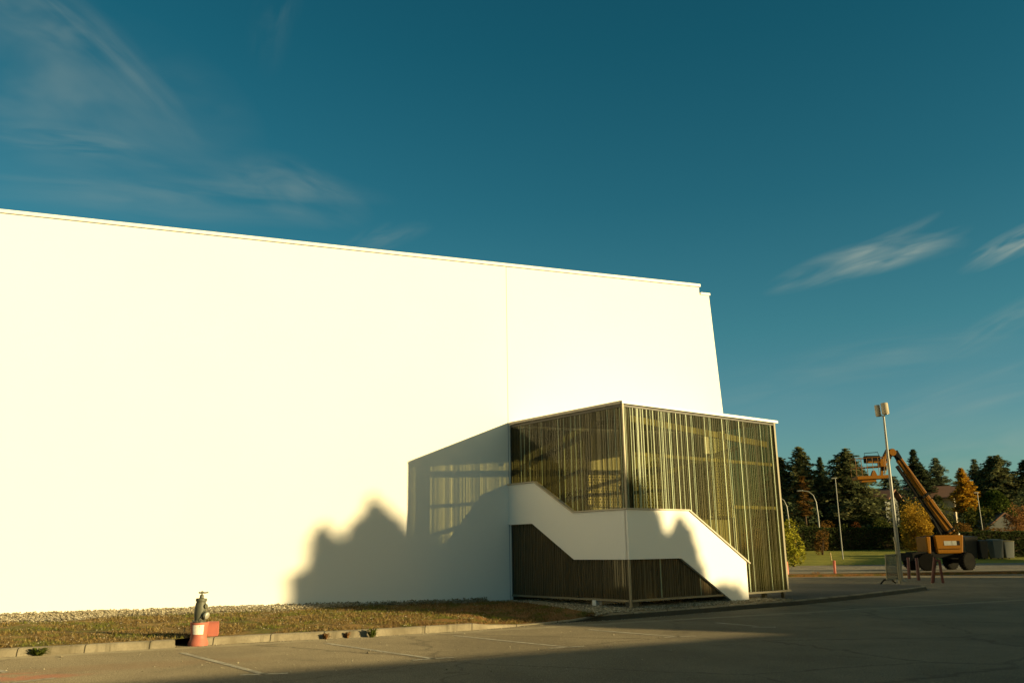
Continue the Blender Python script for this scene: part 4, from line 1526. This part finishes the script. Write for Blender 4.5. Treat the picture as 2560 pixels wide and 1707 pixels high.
# ------------------------------------------------------------------ boom lift
YL = 57.0
lb = at(2352, 1424, YL); lb.z = 0
lift = thing('boom_lift', 'orange telescopic boom lift with raised work platform parked by the road', 'boom lift', lb)


def lp(px, py, dy=0.0):
    return at(px, py, YL) - lb + Vector((0, dy, 0))


K = YL / FPX * 1.02
LZ = Vector((0, 0, 1))
# chassis and wheels
mb = MB()
mb.beam(Vector((-1.75, .1, .95)), Vector((1.45, .1, .95)), 1.5, .42)
mb.beam(Vector((-2.1, .1, .85)), Vector((-1.6, .1, .85)), 2.0, .5)
mb.box((0, .1, 1.22), 1.3, 1.3, .25)
for x in (-1.25, 1.25): mb.beam(Vector((x, -.95, .55)), Vector((x, 1.15, .55)), .26, .26)
mb.build('chassis', MT['liftdark'], lift, bevel=.03)
for x, y in ((-1.25, -.95), (1.25, -.95), (-1.25, 1.15), (1.25, 1.15)):
    w_ = bpy.data.objects.new('wheel', None); C.objects.link(w_); w_.parent = lift; w_.location = (x, y, .54)
    w_.rotation_euler.z = R(24 if x > 0 else -12)
    mb = MB(); mb.lathe((0, -.2, 0), [(.36, 0), (.50, .0), (.535, .05), (.54, .2), (.535, .35), (.50, .40), (.36, .40)], 26, Vector((0, 1, 0)))
    for k in range(22):
        a = k * 6.283 / 22
        mb.box((math.cos(a) * .54, .0, math.sin(a) * .54), .05, .36, .06, tilt=Matrix.Rotation(-a, 3, 'Y'))
    mb.build('tyre', MT['rubber'], w_)
    mb = MB(); mb.lathe((0, -.18, 0), [(.10, .0), (.30, .02), (.36, .1), (.36, .3), (.30, .36), (.1, .36)], 20, Vector((0, 1, 0)))
    mb.build('rim', MT['steel'], w_, True)
# turntable covers
z0, z1 = lp(2300, 1384).z, lp(2300, 1338).z
xl0, xl1 = lp(2303, 1360).x, lp(2315, 1360).x
xr0, xr1 = lp(2323, 1360).x, lp(2396, 1360).x


def cover(x0, x1, y0, y1, zb_, zt, inset=.12):
    b = MB()
    p = [Vector((x0 + inset, y0 + .06, zb_)), Vector((x1 - inset, y0 + .06, zb_)), Vector((x1 - inset, y1, zb_)), Vector((x0 + inset, y1, zb_)),
         Vector((x0, y0, zt)), Vector((x1, y0, zt)), Vector((x1, y1, zt)), Vector((x0, y1, zt))]
    return b.hexa(p)


cv = cover(xl0, xl1, -.75, .75, z0 + .0, z1 - .08, .04).build('counterweight', MT['liftorange'], lift, bevel=.06)
co = cover(xr0, xr1, -.8, -.25, z0, z1, .12).build('engine_cover', MT['liftorange'], lift, bevel=.07)
cover(xr0, xr1, .3, .8, z0, z1, .12).build('engine_cover', MT['liftorange'], lift, bevel=.07)
mb = MB(); mb.box(((xl1 + xr0) / 2 - .0, .0, (z0 + z1) / 2), xr0 - xl1 + .1, 1.2, z1 - z0 - .1); mb.build('engine_bay', MT['liftdark'], lift)
mb = MB(); mb.box(((xr0 + xr1) / 2, .1, (z0 + z1) / 2 - .1), xr1 - xr0 - .2, .5, z1 - z0 - .25); mb.build('turret', MT['liftdark'], lift)
for a_, b_, mm in ((2357, 2376, 'decal'), (2377, 2388, 'decal'), (2389, 2396, 'liftdark')):
    xa, xb = lp(a_, 1357).x, lp(b_, 1357).x
    zc = lp(2370, 1357).z
    mb = MB(); mb.box(((xa + xb) / 2 - .3, -.8 + .022, zc), xb - xa, .02, .27)
    mb.build('decal', MT[mm], co)
mb = MB()
for q in range(3): mb.box(((xr0 + xr1) / 2, -.785, z0 + .3 + q * .014 - .02), xr1 - xr0 - .5, .02, .006)
mb.build('cover_seam', MT['liftdark'], co)
mb = MB(); mb.lathe(lp(2392, 1337, -.3), [(.05, 0), (.05, .1), (.03, .13)], 12); mb.build('beacon', MT['hydraulic'], lift)
# boom: thick base section, middle section, dark fly section
bA, bB, bC = lp(2378, 1331, 0), lp(2320, 1250, 0), lp(2247, 1148, 0)
bD = lp(2236, 1128, 0)
mb = MB(); mb.beam(bA, bB, .40, .44, LZ); mb.build('boom_section', MT['liftorange'], lift, bevel=.03)
mb = MB(); mb.beam(bB - (bA - bB).normalized() * -.3, bC, .33, .37, LZ); mb.build('boom_section', MT['liftorange'], lift, bevel=.03)
mb = MB(); mb.beam(bC + (bB - bC) * .1, bD, .3, .33, LZ); mb.build('boom_section', MT['liftdark'], lift, bevel=.02)
perp = Vector((-(bC - bA).z, 0, (bC - bA).x)).normalized()
if perp.z > 0: perp = -perp
mb = MB(); mb.beam(bA + perp * .42 + (bC - bA) * .02, bC + perp * .38 - (bC - bA) * .05, .16, .18, LZ); mb.build('hose_track', MT['liftdark'], lift)
mb = MB()
cA, cB = lp(2352, 1338), lp(2322, 1265) + perp * .18
mb.tube([cA, cA.lerp(cB, .6)], .10, 12); mb.build('lift_cylinder', MT['liftdark'], lift)
mb = MB(); mb.tube([cA.lerp(cB, .55), cB], .055, 10); mb.build('piston_rod', MT['hydraulic'], lift)
for dy_, r__ in ((-.24, .022), (-.2, .016), (.22, .02)):
    mb = MB()
    up_ = -perp * .02 + Vector((0, dy_, 0))
    mb.tube([bA + up_ - perp * .06, bA.lerp(bC, .35) + up_ + perp * .05, bA.lerp(bC, .7) + up_, bC + up_ * .8, lp(2232, 1136) + Vector((0, dy_, 0)), lp(2214, 1150) + Vector((0, dy_, -.05))], r__, 6)
    mb.build('hose', MT['liftdark'], lift)
for f_ in (.0, .47):
    q_ = bA.lerp(bC, f_ + .02)
    mb = MB(); mb.beam(q_, q_ + (bC - bA).normalized() * .14, .46, .50, LZ); mb.build('boom_collar', MT['liftdark'], lift)
# knuckle and jib
kn = lp(2228, 1131)
mb = MB(); mb.lathe(kn + Vector((0, -.26, 0)), [(.22, 0), (.24, .03), (.24, .49), (.22, .52)], 18, Vector((0, 1, 0))); mb.build('knuckle', MT['liftorange'], lift, True)
jA, jB = lp(2222, 1126), lp(2208, 1156)
mb = MB(); mb.beam(jA, jB, .34, .36, LZ); mb.build('jib', MT['liftorange'], lift, bevel=.03)
mb = MB(); mb.beam(lp(2228, 1139), lp(2211, 1184), .09, .10, LZ); mb.build('levelling_rod', MT['steel'], lift)
mb = MB(); mb.box(lp(2204, 1157), .42, .45, .55); mb.build('rotator', MT['liftorange'], lift, bevel=.04)
mb = MB(); mb.box(lp(2209, 1170), .26, .35, .28); mb.build('valve_block', MT['liftdark'], lift, bevel=.03)
# platform, kept level: floor tray, rails, control box
f0, f1 = lp(2136, 1196), lp(2206, 1190)
zf = (f0.z + f1.z) / 2
pl = bpy.data.objects.new('platform', None); C.objects.link(pl); pl.parent = lift
pl.location = (f0.x, 0, f0.z)
Lp_ = f1.x - f0.x
sl = (f1.z - f0.z) / Lp_ * .6
PD = .95
mb = MB(); mb.beam(Vector((0, 0, 0)), Vector((Lp_ + .25, 0, sl * Lp_)), PD, .22); mb.build('floor', MT['liftorange'], pl, bevel=.03)
mb = MB(); mb.beam(Vector((.35, -.1, -.2)), Vector((Lp_ * .7, -.1, -.16)), .4, .12); mb.build('floor_beam', MT['liftorange'], pl)
rh = lp(2160, 1147).z - f0.z
mb = MB()
for y in (-PD / 2 + .03, PD / 2 - .03):
    for z in (rh, rh * .52):
        mb.tube([(0, y, z), (Lp_, y, z + sl * Lp_)], .019, 8)
    for k in range(6):
        x = Lp_ * k / 5
        mb.tube([(x, y, .08), (x, y, rh + sl * x)], .016, 8)
for x in (0, Lp_):
    for z in (rh, rh * .52): mb.tube([(x, -PD / 2 + .03, z + sl * x), (x, PD / 2 - .03, z + sl * x)], .024, 8)
mb.build('guard_rail', MT['liftorange'], pl)
cb = lp(2179, 1149) - pl.location
mb = MB(); mb.box(Vector((cb.x, -.05, cb.z + .02)), .95, .5, .46); mb.build('control_box', MT['liftdark'], pl, bevel=.05)
mb = MB(); mb.box(Vector((cb.x, -.31, cb.z - .18)), .85, .04, .1); mb.build('control_panel', MT['liftorange'], pl)
mb = MB(); mb.beam(Vector((cb.x - .45, -.2, cb.z - .5)), Vector((cb.x + .5, -.2, cb.z - .46)), .14, .1); mb.build('foot_guard', MT['liftdark'], pl)
mb = MB(); mb.tube([(cb.x - .48, -.1, cb.z), (cb.x - .48, -.1, cb.z + .42), (cb.x + .40, -.1, cb.z + .48), (cb.x + .5, -.1, cb.z + .1)], .022, 8); mb.build('roll_bar', MT['liftdark'], pl)
mb = MB(); mb.prism([Vector((cb.x - .2, -.1, .1)), Vector((cb.x + .25, -.1, .1)), Vector((cb.x + .1, -.1, .5)), Vector((cb.x - .02, -.1, .5))], Vector((0, .2, 0))); mb.build('foot_pedal', MT['liftorange'], pl)
mb = MB(); mb.beam(Vector((Lp_ - .05, 0, .1)), Vector((Lp_ + .12, 0, rh)), .12, .16); mb.build('mount_post', MT['liftorange'], pl)

# ------------------------------------------------------------------ bollards, trestle, barrier, bins
def bollard(px0, py0, px1, py1, rad, mname, label, group=None, zb=0.0, cat='bollard', name='bollard'):
    b0_ = ground(px1, py1, zb)
    Y = b0_.y
    tp = at(px0, py0, Y)
    o = thing(name, label, cat, b0_, group)
    d = tp - b0_
    mb = MB(); mb.tube([Vector((0, 0, -.05)), d * .97, d], [rad, rad * .97, rad * .75], 12)
    mb.build('post', MT[mname], o, True)
    return o


bl = bollard(2085, 1400, 2088, 1438, .075, 'bollard', 'red bollard with a yellow marker on top beside the road', 'red bollards by the road')
h_ = (at(2085, 1400, ground(2088, 1438).y) - ground(2088, 1438)).z
mb = MB(); mb.tube([(-.12, 0, h_), (-.16, 0, h_ + .42)], .035, 8); mb.build('marker', MT['yellowpost'], bl)
bollard(1966, 1403, 1969.5, 1440, .075, 'bollard', 'red bollard almost touching the edge of the stair tower', 'red bollards by the road')
bollard(2270, 1393, 2273, 1446, .075, 'darkred', 'dark red upright post beside the floodlight pole', 'dark red posts before the lift')
bollard(2291, 1394, 2297, 1450, .075, 'darkred', 'dark red post leaning a little before the lift wheel', 'dark red posts before the lift')
tb = ground(2344, 1457)
tr_o = thing('trestle', 'dark red splayed trestle standing before the lift', 'trestle', tb)
Yt = tb.y
for a_, b_ in (((2336, 1393), (2330, 1456)), ((2348, 1399), (2358, 1459)), ((2340, 1402), (2350, 1440))):
    A, B = at(*a_, Yt) - tb, at(*b_, Yt) - tb
    B.z = 0
    if b_[0] == 2350: A.y += .1; B.y += .7
    mb = MB(); mb.tube([A, B], .06, 8); mb.build('leg', MT['darkred'], tr_o)
A, B = at(2334, 1398, Yt) - tb, at(2350, 1401, Yt) - tb
mb = MB(); mb.beam(A, B, .1, .1); mb.build('top_bar', MT['darkred'], tr_o)
bollard(2542, 1370, 2549, 1398, .05, 'yellowpost', 'small yellow marker post at the roadside right of the bins', cat='marker post', name='marker_post')

bp = ground(2250, 1458, .13)
Yb = bp.y
fb = thing('barrier_panel', 'grey mesh barrier panel with a steel post on the pavement', 'barrier', bp)
P = [at(2213, 1387, Yb) - bp, at(2242, 1385, Yb) - bp, at(2250, 1447, Yb) - bp, at(2217, 1449, Yb) - bp]
mb = MB(); mb.prism(P, Vector((0, .02, 0))); mb.build('mesh_panel', MT['mesh'], fb)
mb = MB()
for i in range(4): mb.tube([P[i], P[(i + 1) % 4]], .022, 8)
mb.build('frame', MT['steel'], fb)
mb = MB(); mb.tube([Vector((0, 0, 0)), at(2241, 1360, Yb) - bp + Vector((0, .05, 0)), at(2236, 1342, Yb) - bp + Vector((0, .05, 0))], [.06, .05, .045], 10); mb.build('post', MT['steel'], fb, True)
hp = ground(2222, 1458, .13)
Yh = hp.y
ho = thing('steel_hoop', 'low black bent hoop on the pavement below the mesh panel', 'hoop', hp)
mb = MB(); mb.tube([at(a, b_, Yh) - hp for a, b_ in ((2201, 1460), (2210, 1449), (2227, 1447), (2240, 1457))], .03, 8); mb.build('bar', MT['liftdark'], ho)


def wheelie(px0, px1, pyt, pyb, Y, mb_, ml, label):
    a, b_ = at(px0, pyb, Y), at(px1, pyb, Y)
    w = (b_ - a).length
    zb = a.z
    zb = terrain_z(a.x, Y)
    h = at(px0, pyt, Y).z - zb
    o = thing('wheeled_bin', label, 'bin', Vector(((a.x + b_.x) / 2, Y, zb)), 'bins behind the lift')
    d = w * 1.1
    mb = MB()
    mb.hexa([Vector((-w * .38, -d * .38, .08)), Vector((w * .38, -d * .38, .08)), Vector((w * .38, d * .38, .08)), Vector((-w * .38, d * .38, .08)),
             Vector((-w / 2, -d / 2, h * .92)), Vector((w / 2, -d / 2, h * .92)), Vector((w / 2, d / 2, h * .92)), Vector((-w / 2, d / 2, h * .92))])
    mb.build('body', MT[mb_], o, bevel=.04)
    mb = MB(); mb.hexa([Vector((-w * .53, -d * .55, h * .925)), Vector((w * .53, -d * .55, h * .925)), Vector((w * .53, d * .53, h * .925)), Vector((-w * .53, d * .53, h * .925)),
                        Vector((-w * .5, -d * .5, h * .97)), Vector((w * .5, -d * .5, h * .97)), Vector((w * .5, d * .5, h)), Vector((-w * .5, d * .5, h))])
    mb.build('lid', MT[ml], o, bevel=.02)
    for x in (-w * .34, w * .34):
        mb = MB(); mb.lathe((x - .03, d * .38, .12), [(.12, 0), (.12, .06)], 14, Vector((1, 0, 0))); mb.build('wheel', MT['rubber'], o)
    return o


wheelie(2478, 2505, 1347, 1386, 80, 'bin', 'bin', 'larger grey wheeled bin, lid closed, before the dark hedge')
wheelie(2506, 2532, 1350, 1385, 80, 'bin', 'binlid', 'grey wheeled bin with a yellowish lid')
wheelie(2447, 2468, 1349, 1388, 80, 'bindark', 'bindark', 'dark brown wheeled bin left of the grey ones')
wheelie(2407, 2440, 1339, 1390, 80.5, 'bindark', 'bindark', 'big black container right behind the lift body')
mb = MB(); q = ground(2135, 1401.5, .03); mb.box((0, 0, .06), 1.3, .4, .16, R(4)); sl_o = mb.build('stone_slab', MT['concrete'], bevel=.02); sl_o.location = q
tag(sl_o, 'pale stone slab lying on the far roadside', 'slab')

# leaf litter on the far asphalt
lf_ = MB()
for _ in range(260):
    px, py = rr.uniform(1970, 2560), rr.uniform(1409, 1446)
    q = ground(px, py, .01)
    vs, fs = [], []
    quad_leaf(vs, fs, q + Vector((0, 0, .02)), .06, rr, .8)
    lf_.add(vs, fs)
struct(lf_.build('leaf_litter', MT['pink']), 'stuff')

# low kerbed planting strip between lot and road
isl = MB()
isl.beam(Vector((-90, 49.2, .05)), Vector((160, 49.2, .05)), 2.0, .12)
struct(isl.build('road_island', MT['soil']))

# ------------------------------------------------------------------ out of view: hall and cedars, and plain blocks added for their shade
LB = 30.0
pa, pb = solar(-9.2, 1.50, LB - 4.0), solar(-18.2, 0.30, LB + 3.0)
top_z = (pa.z + pb.z) / 2
dd_ = Vector((pb.x - pa.x, pb.y - pa.y, 0)).normalized()
nn_ = Vector((dd_.y, -dd_.x, 0))
if nn_.dot(LDIR) < 0: nn_ = -nn_
yard = thing('yard_hall', 'plain low hall across the yard behind the camera', 'building', Vector((pa.x, pa.y, 0)))
ln_ = (Vector((pb.x, pb.y, 0)) - Vector((pa.x, pa.y, 0))).length
mb = MB()
mb.prism([dd_ * -40, dd_ * ln_, dd_ * ln_ + nn_ * 16, dd_ * -40 + nn_ * 16], Vector((0, 0, top_z - .15)))
mb.build('wall', MT['facade'], yard)
mb = MB()
mb.prism([dd_ * -40.2 - nn_ * .2, dd_ * (ln_ + .2) - nn_ * .2, dd_ * (ln_ + .2) + nn_ * 16.2, dd_ * -40.2 + nn_ * 16.2], Vector((0, 0, .3)))
for i, v_ in enumerate(mb.v): mb.v[i] = (v_[0], v_[1], v_[2] + top_z - .148)
mb.build('roof', MT['cap_metal'], yard)


def caster(h, v, l, rad, seed, label, tiers=26, power=.85, low=.06, extra=(), leaf=.34):
    tp = solar(h, v, l)
    tr_, cr_ = conifer(tp.z, rad, tiers, seed, leaf, .10, power, low, 1.7, 0, 0, .3)
    r_ = random.Random(seed + 1)
    vs, fs = [], []
    for eh, ev, er, n in extra:               # long boughs that stick out of the crown
        q = solar(eh, ev, l) - Vector((tp.x, tp.y, 0))
        for _ in range(n):
            d = Vector((r_.gauss(0, 1), r_.gauss(0, 1), r_.gauss(0, 1))).normalized() * er * r_.random() ** .5
            quad_leaf(vs, fs, q + d, leaf, r_)
    cr_.add(vs, fs)
    return plant_tree('conifer_tree', label, tr_, cr_, 'cedar', Vector((tp.x, tp.y, 0)), 'conifers behind the camera')


SIL = [(-17.3, -3), (-17.5, -.4), (-18.1, 1.0), (-18.9, 1.9), (-19.3, 2.4), (-19.36, 3.0), (-19.62, 3.15), (-19.58, 3.95), (-19.92, 4.0), (-19.95, 4.75), (-20.14, 5.22), (-20.32, 4.85), (-20.58, 4.62), (-20.74, 5.05), (-20.92, 5.2), (-21.1, 5.78), (-21.3, 5.45), (-21.5, 5.2),
       (-21.85, 4.75), (-22.1, 4.45), (-22.42, 4.5), (-22.72, 3.7), (-22.95, 3.1), (-23.2, 3.05), (-23.5, 3.5), (-23.86, 3.1), (-24.08, 2.5), (-24.3, 1.8), (-24.7, .6), (-25.2, -1), (-25.4, -3)]


def inside(h, v):
    c = False
    for i in range(len(SIL)):
        (x1, y1), (x2, y2) = SIL[i], SIL[i - 1]
        if (y1 > v) != (y2 > v) and h < (x2 - x1) * (v - y1) / (y2 - y1) + x1: c = not c
    return c


r_ = random.Random(301)
tp = solar(-21.1, 5.6, 50)
base = Vector((tp.x, tp.y, 0))
vs, fs = [], []
k = 0
while k < 40000:
    h_, v_ = r_.uniform(-25.4, -17.3), r_.uniform(-3, 5.9)
    if not inside(h_, v_) or r_.random() < .25 * (v_ < 1): continue
    dep = max(.25, (5.8 - v_) * .45)
    a_ = r_.uniform(-1, 1)
    quad_leaf(vs, fs, solar(h_, v_, 50 + a_ * dep) - base, r_.uniform(.11, .2), r_)
    k += 1
crown = MB(); crown.add(vs, fs)
trunk = MB(); trunk.tube([(0, 0, -.3), (0, 0, tp.z * .5), (0, 0, tp.z * .97)], [.45, .3, .04], 10)
for q in range(26):
    z_ = tp.z * (.42 + .5 * q / 26); a_ = q * 2.4; ln = (tp.z - z_) * .38
    trunk.tube([(0, 0, z_), (math.cos(a_) * ln, math.sin(a_) * ln, z_ + ln * .05)], [.08, .02], 5)
plant_tree('conifer_tree', 'tall cedar behind the camera whose shadow falls on the hall', trunk, crown, 'cedar', base, 'conifers behind the camera')
caster(-25.0, 1.5, 50, 4.2, 302, 'rounded cedar behind the camera next to the tallest one', 24, .55, .3)
caster(-33.0, 2.6, 90, 7.5, 304, 'second cedar of the row behind the camera', 26, .55)
caster(-38.5, 3.4, 92, 7.5, 305, 'third cedar of the row behind the camera', 26, .55)
caster(-43.5, 3.0, 88, 7.0, 306, 'fourth cedar of the row behind the camera', 26, .5)
caster(-54.3, 2.4, 90, 5.6, 308, 'single cedar beyond the first gap in the row', 24, .35)
# unseen plain blocks added to keep the end of the lot and the verge in shade


def block(h0, v0, h1, v1, l, label):
    pa, pb = solar(h0, v0, l), solar(h1, v1, l)
    blk = thing('shade_block', label, 'building', Vector((pa.x, pa.y, 0)))
    d_ = Vector((pb.x - pa.x, pb.y - pa.y, 0))
    n_ = Vector((LDIR.x, LDIR.y, 0)).normalized() * 12
    mb = MB()
    mb.prism([Vector((0, 0, 0)), d_, d_ + n_, n_], Vector((0, 0, pa.z - .3)))
    mb.build('wall', MT['facade'], blk)
    up = Vector((0, 0, pa.z - .298))
    mb = MB()
    mb.prism([up, d_ + up, d_ + n_ + up, n_ + up], Vector((0, 0, .298)))
    mb.build('roof', MT['cap_metal'], blk)


block(-25.6, 1.18, -49.2, 1.05, 85, 'plain unseen block added behind the row of cedars for its shade')
block(-76.8, 1.2, -90.5, 1.2, 85, 'second unseen block added to shade the far verge')
